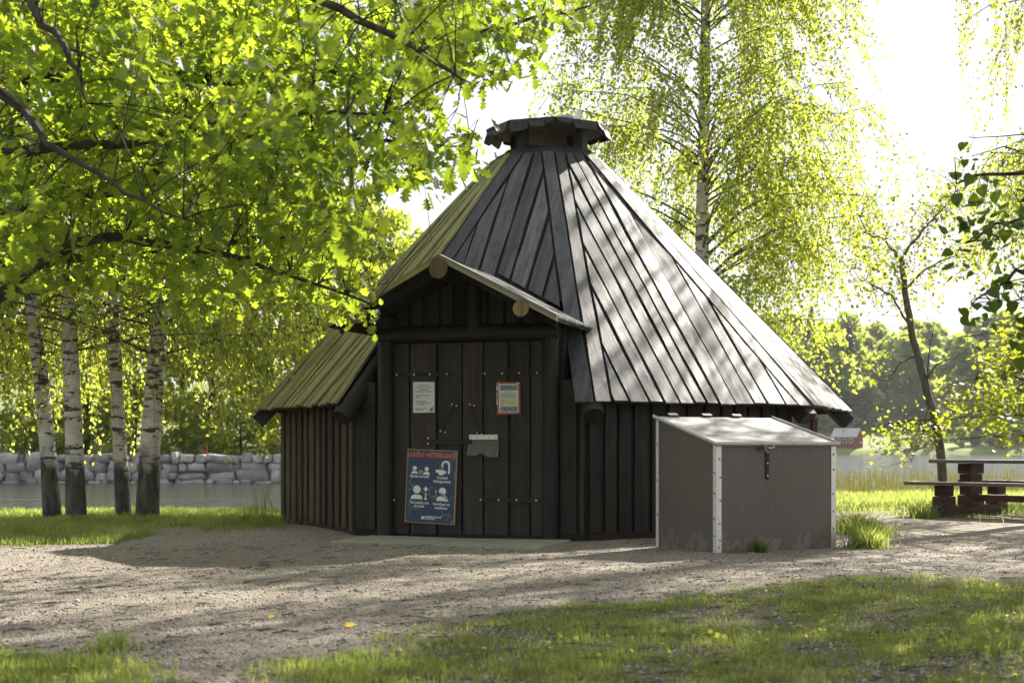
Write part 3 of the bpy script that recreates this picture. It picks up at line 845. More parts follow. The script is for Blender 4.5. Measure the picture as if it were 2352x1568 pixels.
M['barge'] = wood('pale weathered edge boards', (.12, .115, .085), (.24, .23, .18), (.5, .75), .4)
for s in (1, -1):
    for j, (oa, ob, h0, h1) in enumerate(((.745, .845, .050, .074), (.825, .85, .008, .048))):
        a = [fd(s * .002, DZ0 - .055 + h, oo) + FT * s * .012 * 0 for oo, h in ((oa, h1), (ob, h1), (ob, h0), (oa, h0))]
        b = [fd(s * (DT + .015), DZ0 - .055 - DSL * (DT + .015) + h, oo) for oo, h in ((oa, h1), (ob, h1), (ob, h0), (oa, h0))]
        m = MB()
        L_ = (b[0] - a[0]).length
        for q in range(4):
            r2 = (q + 1) % 4; w_ = (a[q] - a[r2]).length
            ff = [a[q], a[r2], b[r2], b[q]]; uu = [(0, 0), (0, w_), (L_, w_), (L_, 0)]
            m.face(ff if s < 0 else ff[::-1], uu if s < 0 else uu[::-1])
        m.face(a if s > 0 else a[::-1]); m.face(b[::-1] if s > 0 else b)
        m.build('barge_board', M['barge'] if s > 0 else M['roof_moss_leaflight'], hut)
# barge rafters under the porch edge and cheeks beside the door
for s in (1, -1):
    a = fd(s * .02, DZ0 - .13, .66); b = fd(s * (DT - .04), DZ0 - .13 - DSL * (DT - .06), .66)
    MB().box(a, b - a, UP * .07, -FN * .05).build('porch_rafter', M['log'], hut)
    ck = MB().box(fd(s * .95, 0, -1.1), FN * 1.08, UP * 2.16, FT * .02).build('door_cheek', M['deck'], hut)
    for i in range(4):
        MB().box(fd(s * .952 + (.02 if s > 0 else -.03), 0.05, -.02 - (i + 1) * .16), UP * 2.08, FN * .13, FT * (.022 * s)).build('wall_board', M['wall'], ck)

# ------------------------------------------------------------------ things on the door
def flat(name, pts, mat, parent, o=.03, thick=.002):
    """thin sheet on the door plane, pts in (t,z)"""
    if sum(pts[i][0] * pts[(i + 1) % len(pts)][1] - pts[(i + 1) % len(pts)][0] * pts[i][1] for i in range(len(pts))) < 0: pts = pts[::-1]
    return MB().prism([fd(a, b, o) for a, b in pts], [fd(a, b, o - thick) for a, b in pts]).build(name, mat, parent)
class Sheet:
    """local frame of a sheet on the door: u right, v up, in metres from its lower left corner"""
    def __init__(s, tl, tr, bl, br): s.c = [ft(*p) for p in (tl, tr, bl, br)]; s.w = math.dist(s.c[2], s.c[3]); s.h = math.dist(s.c[0], s.c[2])
    def __call__(s, u, v_):
        tl, tr, bl, br = s.c
        a = (lerp(bl[0], br[0], u), lerp(bl[1], br[1], u)); b = (lerp(tl[0], tr[0], u), lerp(tl[1], tr[1], u))
        return (lerp(a[0], b[0], v_), lerp(a[1], b[1], v_))
# white paper notice
S = Sheet((951, 877), (1000, 877), (951, 948), (1000, 947))
pn = thing('paper_notice', 'white paper notice in plastic with torn brown corner on the left door leaf', 'notice', fd(*S(.5, 0), .03))
flat('sheet', [S(0, 0), S(1, 0), S(1, 1), S(0, 1)], M['paper'], pn, .026, .004)
for v0, segs in ((.885, [(.3, .7)]), (.82, [(.1, .9)]), (.755, [(.3, .72)]), (.69, [(.1, .88)]), (.56, [(.12, .78)]), (.50, [(.14, .34)]), (.37, [(.1, .62)]), (.315, [(.14, .8)]), (.26, [(.22, .55)]), (.14, [(.1, .66)]), (.09, [(.14, .5)])):
    for a, b in segs:
        x = a
        while x < b:
            wd = random.uniform(.04, .11); e1 = min(x + wd, b)
            flat('text_line', [S(x, v0 - .013), S(e1, v0 - .013), S(e1, v0 + .013), S(x, v0 + .013)], M['ink'], pn, .0272, .001)
            x = e1 + .02
flat('torn_corner', [S(.72, .05), S(.93, .05), S(.93, .20), S(.86, .16)], M['rustframe'], pn, .0275, .001)
# framed notice
S = Sheet((1143, 877), (1197, 877), (1144, 953), (1198, 951))
fr = thing('framed_notice', 'small notice in a flaking rust red frame on the right door leaf', 'notice', fd(*S(.5, 0), .03))
flat('frame', [S(0, 0), S(1, 0), S(1, 1), S(0, 1)], M['rustframe'], fr, .036, .016)
flat('sheet', [S(.09, .065), S(.92, .065), S(.92, .935), S(.09, .935)], M['paper'], fr, .038, .001)
flat('picture', [S(.14, .74), S(.89, .74), S(.89, .90), S(.14, .90)], M['photo_grey'], fr, .0392, .001)
flat('picture', [S(.14, .085), S(.89, .085), S(.89, .245), S(.14, .245)], M['photo_grey'], fr, .0392, .001)
flat('coloured_panel', [S(.14, .255), S(.89, .255), S(.89, .48), S(.14, .48)], M['pale_yellow'], fr, .0392, .001)
for v0, a, b in ((.69, .32, .7), (.64, .15, .85), (.60, .15, .8), (.56, .15, .85), (.52, .15, .82), (.42, .18, .32), (.35, .55, .75), (.33, .22, .32)):
    flat('text_line', [S(a, v0 - .008), S(b, v0 - .008), S(b, v0 + .008), S(a, v0 + .008)], M['ink'], fr, .0404, .001)
for v0, v1, a, b in ((.72, .9, -.005, .05), (.3, .5, -.005, .045), (.52, .68, -.005, .025), (.93, .97, .04, .12), (.93, .985, .9, .98)):
    flat('flaked_paint', [S(a, v0), S(b, v0 + .03), S(b * .8, (v0 + v1) / 2), S(b, v1 - .02), S(a, v1)], M['flaked'], fr, .0366, .001)

# blue poster with white pictograms
S = Sheet((939, 1030), (1054, 1035), (932, 1198), (1047, 1205))
po = thing('blue_poster', 'cracked navy blue poster with white pictograms and orange heading on the door', 'poster', fd(*S(.5, 0), .03))
flat('backing_board', [S(0, 0), S(1, 0), S(1, 1), S(0, 1)], M['card'], po, .036, .014)
flat('printed_sheet', [S(.018, .012), S(.972, .012), S(.972, .988), S(.53, .988), S(.50, .975), S(.47, .988), S(.018, .988)], M['print_blue'], po, .0385, .002)
AR = S.h / S.w                                          # v unit is AR times longer than u unit
def shape(name, uv, mat='print_white'):
    flat(name, [S(*p) for p in uv], M[mat], po, .0402, .0014)
def disc(cu, cv, r, n=20, a0=0, a1=2 * math.pi): return [(cu + r * math.cos(a0 + (a1 - a0) * i / n), cv + r * math.sin(a0 + (a1 - a0) * i / n) / AR) for i in range(n + (abs(a1 - a0) < 6.28))]
def bust(cu, cv, r, base, w2):
    shape('pictogram', disc(cu, cv, r))
    top = cv - r * 1.28 / AR
    b = [(cu - w2, base)] + [(cu + w2, base)] + [(cu + w2 * math.cos(a) ** .7 if a < math.pi / 2 else cu - w2 * (-math.cos(a)) ** .7, base + (top - base) * min(1, math.sin(a) * 1.05 + .0)) for a in np.linspace(.15, math.pi - .15, 14)]
    shape('pictogram', b)
bust(.165, .742, .042, .668, .066); bust(.405, .738, .042, .66, .066)
shape('pictogram', [(.245, .676), (.265, .684), (.265, .679), (.315, .679), (.315, .684), (.335, .676), (.315, .668), (.315, .673), (.265, .673), (.265, .668)])
bust(.225, .455, .075, .325, .118); bust(.735, .445, .072, .315, .118)
shape('pictogram', [(.66, .425), (.70, .43), (.86, .365), (.83, .335), (.70, .395)], 'print_blue')
shape('pictogram', [(.68, .43), (.72, .425), (.84, .37), (.82, .347), (.70, .40)])
shape('pictogram', [(.58, .44), (.62, .425), (.60, .42)]); shape('pictogram', [(.59, .465), (.63, .44), (.61, .436)]); shape('pictogram', [(.58, .41), (.62, .41), (.60, .402)])
shape('pictogram', [(.36, .455), (.385, .455), (.385, .435), (.418, .435), (.418, .455), (.445, .455), (.445, .475), (.418, .475), (.418, .497), (.385, .497), (.385, .475), (.36, .475)])
shape('pictogram', [(.395, .345), (.415, .345), (.415, .415), (.395, .415)]); shape('pictogram', disc(.405, .335, .024))
# tap over hands
arc = disc(.78, .80, .085, 12, 0, math.pi); arc2 = disc(.78, .80, .05, 12, math.pi, 0)
shape('pictogram', arc + arc2); shape('pictogram', [(.83, .685), (.865, .685), (.865, .80), (.83, .80)]); shape('pictogram', [(.695, .77), (.73, .77), (.73, .80), (.695, .80)])
shape('pictogram', [(.585, .735), (.70, .735), (.78, .725), (.80, .70), (.72, .665), (.66, .66), (.64, .69), (.585, .70)])
for q in ((.70, .755), (.715, .748), (.735, .755)): shape('pictogram', disc(q[0], q[1], .007, 8))

def text(txt, u, v_, size, mat, align='CENTER', name='lettering', sx=1.0):
    cu = bpy.data.curves.new('text', 'FONT'); cu.body = txt; cu.size = size; cu.align_x = align; cu.resolution_u = 2
    cu.offset = size * .022
    ob = bpy.data.objects.new('text', cu); COL.objects.link(ob)
    dg = bpy.context.evaluated_depsgraph_get(); me = bpy.data.meshes.new_from_object(ob.evaluated_get(dg))
    bpy.data.objects.remove(ob); bpy.data.curves.remove(cu)
    me.name = 'lettering'
    for vx in me.vertices:
        t_, z_ = S(u + vx.co.x * sx / S.w, v_ + vx.co.y / S.h); vx.co = fd(t_, z_, .0408)
    me.materials.clear(); me.materials.append(M[mat])
    return link(name, me, po)
W_ = S.w
text('ULKOILE VASTUULLISESTI', .5, .90, .058, 'print_orange', sx=.80)
text('1,5m', .29, .695, .026, 'print_white')
text('Muista turvaväli', .27, .618, .040, 'print_white', sx=.82)
text('Huolehdi', .72, .612, .038, 'print_white', sx=.85); text('käsihygieniasta', .72, .562, .038, 'print_white', sx=.85)
text('Tule paikalle vain', .28, .262, .038, 'print_white', sx=.82); text('terveenä', .28, .215, .038, 'print_white', sx=.85)
text('Yski hihaan tai', .72, .255, .038, 'print_white', sx=.85); text('nenäliinaan', .72, .205, .038, 'print_white', sx=.85)
text('HÄMEENLINNAN', .40, .082, .024, 'print_white', 'LEFT'); text('KAUPUNKI', .40, .056, .024, 'print_white', 'LEFT')
shape('emblem', [(.335, .055), (.35, .055), (.362, .075), (.375, .055), (.388, .055), (.388, .098), (.375, .09), (.362, .10), (.35, .09), (.335, .098)])
def crack(pts):
    m = MB()
    for (a, b) in zip(pts[:-1], pts[1:]):
        d = (b[0] - a[0], b[1] - a[1]); L = math.hypot(*d) + 1e-6; w2 = .0045
        nx, ny = -d[1] / L * w2, d[0] / L * w2
        q = [S(a[0] - nx, a[1] - ny), S(b[0] - nx, b[1] - ny), S(b[0] + nx, b[1] + ny), S(a[0] + nx, a[1] + ny)]
        m.face([fd(x, z, .0397) for x, z in q])
    return m
ck = MB()
def wander(u, v_, a, n, st=.03):
    p = [(u, v_)]
    for i in range(n):
        a += random.uniform(-.7, .7); u += st * math.cos(a); v_ += st * math.sin(a) / AR; u = min(max(u, .03), .96); v_ = min(max(v_, .02), .98); p.append((u, v_))
    return p
for u, v_, a, n in ((.04, .82, .8, 7), (.93, .95, -1.6, 9), (.5, .95, 0, 8), (.4, .93, .1, 8), (.55, .9, .2, 6), (.06, .55, -1.2, 10), (.06, .55, .6, 4), (.1, .5, .2, 4), (.93, .75, 3.6, 8), (.95, .62, 1.8, 6), (.5, .36, .5, 5), (.5, .38, 2.4, 7), (.55, .36, -.6, 6), (.5, .4, 3.3, 8), (.93, .38, -1.7, 9), (.06, .25, -1.3, 8), (.12, .2, -.5, 5), (.9, .15, -2.2, 7), (.8, .04, .5, 6), (.7, .06, .4, 6), (.08, .3, .9, 5), (.62, .72, .6, 6)):
    q = crack(wander(u, v_, a, n)); ck.v_base = len(ck.v)
    for f_ in q.f: ck.face([q.v[i] for i in f_])
tag(ck.build('crack_lines', M['crack'], po), kind='stuff')
for u, v_ in ((.22, .965), (.94, .968), (.03, .03), (.94, .04)):
    t_, z_ = S(u, v_); MB().tube([fd(t_, z_, .039), fd(t_, z_, .043)], [.007, .006], 8).build('screw', M['rivet'], po)

# ------------------------------------------------------------------ pavers
for i in range(4):
    for j in range(2):
        t0 = -1.02 + i * .535; o0 = .11 + j * .56
        pts = [(t0, o0), (t0 + .525, o0), (t0 + .525, o0 + .55), (t0, o0 + .55)]
        tilt = random.uniform(-.006, .006)
        zz = [.012 + tilt * (a + b) + random.uniform(-.003, .003) for a, b in pts]
        zg = [gz(fd(a, 0, b).x, fd(a, 0, b).y) for a, b in pts]
        tp = [fd(a, max(z * .3, zgk + .020), b) for (a, b), z, zgk in zip(pts, zz, zg)]; bt = [p - UP * .06 for p in tp]
        pv = MB().prism(tp[::-1], bt[::-1]).build('paving_slab', M['slab'])
        tag(pv, ('concrete paving slab before the door, %s in the %s row' % (['first from the left', 'second from the left', 'third from the left', 'last on the right'][i], ['row at the door', 'outer row'][j])).replace('row at the door row', 'row at the door').replace('the row at the door', 'row at the door').replace('outer row row', 'outer row'), 'paving slab', 'slabs before the door')

# ------------------------------------------------------------------ storage box
BA = R(28); bx = V((math.cos(BA), math.sin(BA), 0)); by = V((-math.sin(BA), math.cos(BA), 0))
B0 = V((1.779, 12.39, 0)); BW, BD, BH, BHB = 1.343, .938, .955, 1.20
zb0 = min(gz(B0.x, B0.y), gz((B0 + bx * BW).x, (B0 + bx * BW).y), gz((B0 + by * BD).x, (B0 + by * BD).y)) - .01
box = thing('storage_box', 'grey brown plywood storage box with sloping lid and metal corner strips', 'storage box', (B0.x, B0.y, zb0))
def bp(a, b, c): return B0 + bx * a + by * b + UP * c
MB().box(bp(.004, .004, zb0), bx * (BW - .008), UP * (BH - zb0), by * .012).build('front_panel', M['ply'], box)
MB().box(bp(.004, BD - .012, zb0), bx * (BW - .008), UP * (BHB - zb0), by * .012).build('back_panel', M['ply'], box)
for a in (.004, BW - .016):
    tp = [bp(a, .017, zb0), bp(a, BD - .013, zb0), bp(a, BD - .013, BHB - .002), bp(a, .017, BH + .002)]
    MB().prism(tp[::-1], [p + bx * .012 for p in tp][::-1]).build('side_panel', M['ply'], box)
sl = (by * (BD + .05) + UP * (BHB - BH) * (BD + .05) / BD)
lo = bp(-.022, -.03, BH - .004)
ld = MB().box(lo, bx * (BW + .044), sl, sl.cross(-bx).normalized() * -.018).build('lid', M['lid'], box)
nl = bx.cross(sl).normalized()
for a, b, c, d_ in ((lo - bx * .004, bx * (BW + .052), nl * .023, -by * .004), (lo + bx * (BW + .044), sl, nl * .023, bx * .004), (lo - bx * .004, sl, nl * .023, bx * .004)):
    MB().box(a - nl * .003, b, c, d_).build('lid_edge', M['alu'], ld)
for (a, b, sx, sy) in ((0, 0, 1, 1), (BW, 0, -1, 1), (0, BD, 1, -1), (BW, BD, -1, -1)):
    top = BH - .006 if b == 0 else BHB - .02
    MB().box(bp(a, b, zb0 - .005) - by * sy * .002, UP * (top - zb0), bx * sx * .055, by * sy * .005).build('corner_strip', M['alu'], box)
    MB().box(bp(a, b, zb0 - .005) - bx * sx * .002, UP * (top - zb0), by * sy * .045, bx * sx * .005).build('corner_strip', M['alu'], box)
M['zinc'] = simple('dull zinc screws', (.20, .20, .20), .5, .5, .4)
def screw(c, n, r=.011, mat='zinc'): MB().tube([c, c + n * .004, c + n * .006], [r, r * .9, r * .3], 8).build('screw', M[mat], box)
for z in (.82, .66, .46, .26, .11, .05): screw(bp(.036 + random.uniform(-.008, .008), -.002, z), -by)
for z in (.86, .72, .50, .34, .18): screw(bp(BW - .028 + random.uniform(-.008, .008), -.002, z), -by)
for z in (.70, .52, .30, .15): screw(bp(-.002, .026, z), -bx)
for z in (.95, .62, .30): screw(bp(-.002, BD - .024, z), -bx)
for a in (.33, .50, .70, .90, 1.08): screw(bp(a, .004, .90), -by, .005, 'rivet')
for i, u in enumerate((.12, .3, .5, .66, .85)):
    for j, v_ in enumerate((.25, .6, .85)):
        if (i + j) % 2 == 0:
            c = lo + bx * BW * u + sl * v_ + nl * .0185; MB().box(c, bx * .035, sl.normalized() * .006, nl * .003).build('bracket_tab', M['iron'], ld)
for u in (.13, .42, .68):
    c = lo + bx * BW * u + sl * .985 + nl * .018; MB().box(c, bx * .10, sl.normalized() * .03, nl * .006).build('lid_hinge', M['steel'], ld)
    MB().tube([c + sl.normalized() * .03 + nl * .006, c + sl.normalized() * .03 + nl * .006 + bx * .1], [.007, .007], 8).build('lid_hinge', M['steel'], ld)
# latch strap, staple, padlock
lx = .555
st = MB(); pl = [(lx - .019, .935), (lx + .019, .935), (lx + .019, .655), (lx, .63), (lx - .019, .655)]
tp = [bp(a, -.004, c) for a, c in pl]; st.prism(tp[::-1], [p + by * .006 for p in tp][::-1]).build('latch_strap', M['iron'], box)
for z in (.88, .78, .67): screw(bp(lx, -.006, z), -by, .009, 'rivet')
MB().tube([bp(lx - .04, -.03, .925), bp(lx + .0, -.045, .915), bp(lx + .05, -.04, .925), bp(lx + .055, -.03, .945), bp(lx + .01, -.025, .955)], [.005] * 5, 6).build('staple', M['steel'], box)
pk = thing('padlock', 'small worn brass padlock hanging at the latch of the storage box', 'padlock', bp(lx - .05, -.05, .88))
MB().box(bp(lx - .075, -.055, .885), UP * .05, bx * .042, by * .02).build('lock_body', M['brass'], pk)
MB().tube([bp(lx - .068, -.045, .93), bp(lx - .066, -.045, .955), bp(lx - .054, -.045, .963), bp(lx - .042, -.045, .955), bp(lx - .04, -.045, .93)], [.004] * 5, 6).build('shackle', M['steel'], pk)

# ------------------------------------------------------------------ picnic table
TA = R(-47); tx = V((math.cos(TA), math.sin(TA), 0)); ty = V((-math.sin(TA), math.cos(TA), 0))
T0 = V((5.73, 18.9, 0)); zt0 = gz(T0.x, T0.y) - .02
tb = thing('picnic_table', 'heavy dark brown timber picnic table with benches by the water', 'picnic table', (T0.x, T0.y, zt0))
def tp_(a, b, c): return T0 + tx * a + ty * b + UP * c
def blk(a, b, c, la, lb, lc, nm='block'):
    MB().box(tp_(a - la / 2, b - lb / 2, c), ty * lb, tx * la, UP * lc).build(nm, M['table'], tb)
for a in (.0, 1.45):
    blk(a, .70, -.02, .17, 1.75, .16, 'ground_beam')
    for b in (0.02, 1.42):
        blk(a, b, .145, .19, .27, .13); blk(a, b, .28, .16, .22, .14)
    for i, (la, lb) in enumerate(((.2, .36), (.17, .30), (.17, .30), (.2, .34))):
        blk(a, .72, .145 + i * .142, la, lb, .137)
MB().box(tp_(.05, .66, .20), tx * 1.35, ty * .12, UP * .09).build('stretcher', M['table'], tb)
for i in range(4): MB().box(tp_(-.43, .36 + i * .185, .715), tx * 2.5, ty * .178, UP * .045).build('table_plank', M['table_top'], tb)
for b in (-.16, 1.26):
    for i in range(2): MB().box(tp_(-.50, b + i * .165, .425), tx * 2.6, ty * .158, UP * .045).build('seat_plank', M['table_top'], tb)

# ------------------------------------------------------------------ gull on the smoke cap
def loft(m, secs, n=12):
    """secs: (centre, rx along a, rz along up), a = side vector"""
    rings = [[c + a * rx * math.cos(2 * math.pi * k / n) + u * rz * math.sin(2 * math.pi * k / n) for k in range(n)] for c, a, u, rx, rz in secs]
    for A_, B_ in zip(rings[:-1], rings[1:]):
        for k in range(n): m.face([A_[k], A_[(k + 1) % n], B_[(k + 1) % n], B_[k]])
    m.face(rings[0][::-1]); m.face(rings[-1])
G0 = V((.72, 17.54, ZP + .065)); gd = V((.95, -.3, 0)).normalized(); gs = V((gd.y, -gd.x, 0))
gull = thing('gull', 'white headed gull sitting on top of the smoke cap', 'bird', G0)
bd = MB()
prof = [(-.20, .02, .012, .085), (-.15, .045, .04, .085), (-.08, .065, .06, .085), (0, .07, .066, .088), (.06, .062, .062, .10), (.09, .045, .05, .125), (.10, .033, .036, .155), (.105, .031, .032, .18), (.115, .034, .034, .20), (.125, .03, .03, .215), (.13, .012, .012, .232)]
secs = []
for i, (x, rx, rz, z) in enumerate(prof):
    j0, j1 = prof[max(i - 1, 0)], prof[min(i + 1, len(prof) - 1)]
    dr_ = (gd * (j1[0] - j0[0]) + UP * (j1[3] - j0[3])).normalized(); secs.append((G0 + gd * x + UP * z, gs, gs.cross(dr_).normalized(), rx, rz))
loft(bd, secs); bd.build('body', M['gull_white'], gull, smooth=True)
for s in (1, -1):
    wg = MB(); loft(wg, [(G0 + gd * x + gs * s * (.055 - .2 * max(0, -x - .1)) + UP * z, gs, UP, .02, rz) for x, rz, z in ((.05, .02, .11), (0, .045, .11), (-.08, .05, .105), (-.16, .03, .10), (-.26, .008, .095))], 8); wg.build('wing', M['gull_grey'], gull, smooth=True)
    MB().tube([G0 + gd * .142 + gs * s * .024 + UP * .208, G0 + gd * .143 + gs * s * .030 + UP * .208], [.006, .004], 8).build('eye', M['black'], gull)
    MB().tube([G0 + gs * s * .02 + UP * .05, G0 + gs * s * .02 + gd * .01 + UP * -.01], [.005, .005], 6).build('leg', M['beak'], gull)
MB().tube([G0 + gd * .14 + UP * .20, G0 + gd * .17 + UP * .197, G0 + gd * .185 + UP * .189], [.012, .008, .002], 8).build('beak', M['beak'], gull)

# ------------------------------------------------------------------ foliage machinery
def basis(d, nrm):
    """rows: side, dir, normal for arrays of directions and approximate normals"""
    d = d / (np.linalg.norm(d, axis=1, keepdims=True) + 1e-9)
    s = np.cross(d, nrm); s /= (np.linalg.norm(s, axis=1, keepdims=True) + 1e-9)
    n = np.cross(s, d); return s, d, n
def scatter(name, tv, tf, P_, D_, N_, size, mat, parent=None, width=1.0):
    """copies of a small leaf outline joined into one mesh; tv (k,3) in (side, along, normal)"""
    tv = np.asarray(tv, float); k = len(tv); n = len(P_)
    s, d, nn = basis(D_, N_); size = np.asarray(size)[:, None, None]
    v_ = P_[:, None, :] + size * (tv[None, :, 0:1] * width * s[:, None, :] + tv[None, :, 1:2] * d[:, None, :] + tv[None, :, 2:3] * nn[:, None, :])
    lp = np.concatenate([np.asarray(f) for f in tf]); sz = np.array([len(f) for f in tf])
    loops = (lp[None, :] + (np.arange(n) * k)[:, None]).ravel(); sizes = np.tile(sz, n)
    return link(name, np_mesh(name, v_.reshape(-1, 3), sizes, loops, mat), parent)
BIRCH_T = [(0, 0, 0), (.36, .32, .06), (.26, .62, .05), (0, 1, -.06), (-.26, .62, .05), (-.36, .32, .06)]
BIRCH_F = [(0, 1, 2, 3), (0, 3, 4, 5)]
RH_T = [(0, 0, 0), (.38, .42, .07), (0, 1, -.05), (-.38, .42, .07)]
RH_F = [(0, 1, 2), (0, 2, 3)]
_h = [(.0, .0), (.045, .12), (.16, .22), (.20, .29), (.10, .35), (.12, .42), (.27, .49), (.28, .57), (.15, .60), (.16, .67), (.27, .76), (.24, .83), (.13, .84), (.12, .93), (0, 1.0)]
OAK_T = [(0, y, 0) for y in (0,)]
OAK_T = [(x, y, .22 * x + .10 * math.sin(y * 3.0) * .5) for x, y in _h] + [(-x, y + .02 * math.sin(9 * y), .22 * x + .05 * math.sin(y * 3.0)) for x, y in _h[1:-1]]
nh = len(_h)
OAK_F = [tuple(range(nh)), tuple([0, nh - 1] + list(range(nh + nh - 3, nh - 1, -1)))]
_g = [(0, 0), (.22, -.06), (.40, .10), (.44, .32), (.34, .58), (.17, .80), (0, 1.05)]
LIN_T = [(x, y, .18 * x) for x, y in _g] + [(-x, y, .18 * x) for x, y in _g[1:-1]]
LIN_F = [tuple(range(7)), (0, 6, 11, 10, 9, 8, 7)]

def rand_dirs(n, rng, up=0.0):
    d = rng.normal(size=(n, 3)); d[:, 2] += up; return d / np.linalg.norm(d, axis=1, keepdims=True)
def twigs_mesh(name, P0, P1, r0, r1, mat, parent, sag=0.0, seg_=3):
    """many three sided tapering twigs in one mesh"""
    P0 = np.asarray(P0, float); P1 = np.asarray(P1, float); n = len(P0); d = P1 - P0; L = np.linalg.norm(d, axis=1, keepdims=True) + 1e-9
    a = np.cross(d, np.array([0.13, .31, .94])); a /= np.linalg.norm(a, axis=1, keepdims=True) + 1e-9; b = np.cross(d / L, a)
    rows = []
    for i in range(seg_ + 1):
        t = i / seg_; c = P0 + d * t; c = c + np.array([0, 0, 1]) * (sag * 4 * t * (1 - t)) * L
        r = r0 + (r1 - r0) * t
        for k in range(3): rows.append(c + (a * math.cos(2.094 * k) + b * math.sin(2.094 * k)) * r)
    v_ = np.stack(rows, 1); kk = 3 * (seg_ + 1); f = []
    for i in range(seg_):
        for k in range(3): f.append((i * 3 + k, i * 3 + (k + 1) % 3, (i + 1) * 3 + (k + 1) % 3, (i + 1) * 3 + k))
    loops = (np.array(f).ravel()[None, :] + (np.arange(n) * kk)[:, None]).ravel()
    return link(name, np_mesh(name, v_.reshape(-1, 3), np.full(n * len(f), 4), loops, mat, smooth=True), parent)

def birch(base, top, r0, label, seed, crown, nb, strands, leaf_size, bark_m, leaf_m, z_lo, droop=(.6, 1.8), group=None, per=.035, gaps=None, name='birch_tree', up=(.1, .5), bias=1.0, thick=.33, tmpl=0, clear=None):
    """crown: function of height fraction -> branch length"""
    rng = np.random.default_rng(seed); base = V(base); top = V(top)
    t = thing(name, label, 'tree', base, group)
    N = 12; pts = []; rad = []
    for i in range(N + 1):
        q = i / N; p = base.lerp(top, q) + V((math.sin(q * 5 + seed), math.cos(q * 4 + seed), 0)) * .10 * math.sin(q * 3)
        pts.append(p); rad.append(r0 * (1 - q) ** .8 + .015 + (r0 * .22 * max(0, 1 - q * N / .8)))
    pts[0].z -= .15
    trunk = MB().tube(pts, rad, 14).build('trunk', M[bark_m], t, smooth=True)
    def at(q):
        i = min(int(q * N), N - 1); return pts[i].lerp(pts[i + 1], q * N - i)
    bm = MB(); P_, D_ = [], []; s0, s1 = [], []
    H = top.z - base.z
    for b in range(nb):
        q = z_lo + (.97 - z_lo) * rng.random() ** bias; az = rng.uniform(0, 2 * math.pi); L = crown(q) * rng.uniform(.65, 1.1)
        o = at(q); dr_ = V((math.cos(az), math.sin(az), 0)); el = rng.uniform(*up)
        bp_ = []
        for i in range(6):
            u = i / 5; bp_.append(o + dr_ * L * u * (.9 + .1 * u) + UP * (L * el * u * (1 - .62 * u)) + V(rng.normal(size=3)) * .05 * L * u * .5)
        if clear is not None and clear(np.array([bp_[2], bp_[3], bp_[4], bp_[5]])).any(): continue
        rb = max(.008, rad[min(int(q * N), N)] * thick)
        bm.tube(bp_, [rb * (1 - .85 * i / 5) + .003 for i in range(6)], 5, caps=False)
        for s in range(strands):
            u = rng.uniform(.25, 1.0) ** .8; i = min(int(u * 5), 4); st_ = bp_[i].lerp(bp_[i + 1], u * 5 - i)
            dl_ = rng.uniform(*droop); sd = V((rng.normal() * .45, rng.normal() * .45, 0)) * dl_ * .55 + dr_ * dl_ * .3
            n = max(6, int(dl_ / per)); uu = np.linspace(0.02, 1, n)
            c = np.array(st_)[None, :] + np.outer(np.sqrt(uu), np.array(sd)) + np.outer(uu ** 1.25 * -dl_ * .78, [0, 0, 1.0])
            if c[-1, 2] < .35: continue
            if clear is not None and clear(c[[len(c) // 2, -1]]).any(): continue
            s0.append(c[0]); s1.append(c[-1])
            c = c + rng.normal(size=c.shape) * .045
            P_.append(c); dd = rng.normal(size=c.shape) * .75; dd[:, 2] -= .8; D_.append(dd)
    bm.build('branches', M['bark_alder'], t, smooth=True)['kind'] = 'stuff'
    tag(twigs_mesh('twigs', s0, s1, .005, .002, M['bark_dark'], t, sag=.12), kind='stuff')
    P_ = np.concatenate(P_); D_ = np.concatenate(D_)
    if clear is not None:
        k = ~clear(P_); P_, D_ = P_[k], D_[k]
    if gaps is not None:
        k = gaps(P_); P_, D_ = P_[k], D_[k]
    Nn = rng.normal(size=P_.shape); Nn[:, 2] += .6
    o = scatter('crown', *((BIRCH_T, BIRCH_F) if tmpl else (RH_T, RH_F)), P_, D_, Nn, rng.uniform(.75, 1.2, len(P_)) * leaf_size, M[leaf_m], t)
    tag(o, kind='stuff')
    return t, len(P_)

cnt = {}
# four birches on the left bank
LB = [((122, 18.7), -.97,   .094, 'slender birch standing farthest left on the bank, leaning to the left'),
      ((176, 18.5), -.2, .106, 'upright birch second from the left, with a thick dark foot'),
      ((286, 18.9), -.52, .080, 'thin birch third from the left, beside the stoutest birch'),
      ((337, 18.6), .54, .122, 'stoutest birch of the four on the left bank, nearest the hut')]
def trunk_gap(P_):
    keep = np.ones(len(P_), bool); rg = np.random.default_rng(2)
    for (px, d), lean, r_, _l in LB:
        xt = (px - 1176) / F * d + lean * P_[:, 2] / 11.0
        seen = (P_[:, 0] / P_[:, 1] * d)
        keep &= ~((np.abs(seen - xt) < .26) & (P_[:, 1] < d + .1) & (P_[:, 2] < 3.6) & (rg.random(len(P_)) < .62))
    return keep
for i, ((px, d), lean, r_, lab) in enumerate(LB):
    x = (px - 1176) / F * d
    b = birch((x, d, gz(x, d)), (x + lean, d + .3, 11.0), r_, lab, 40 + i, lambda q: 3.3 - 2.2 * q if i != 3 else 4.1 - 2.8 * q, 46 if i != 3 else 84, 14, .074, 'birch', 'birch_leaf', .19, (.6, 2.3), 'birches on the left bank', per=.05, up=(.15, .6), bias=1.4, thick=.13, gaps=trunk_gap)
    cnt['lb%d' % i] = b[1]
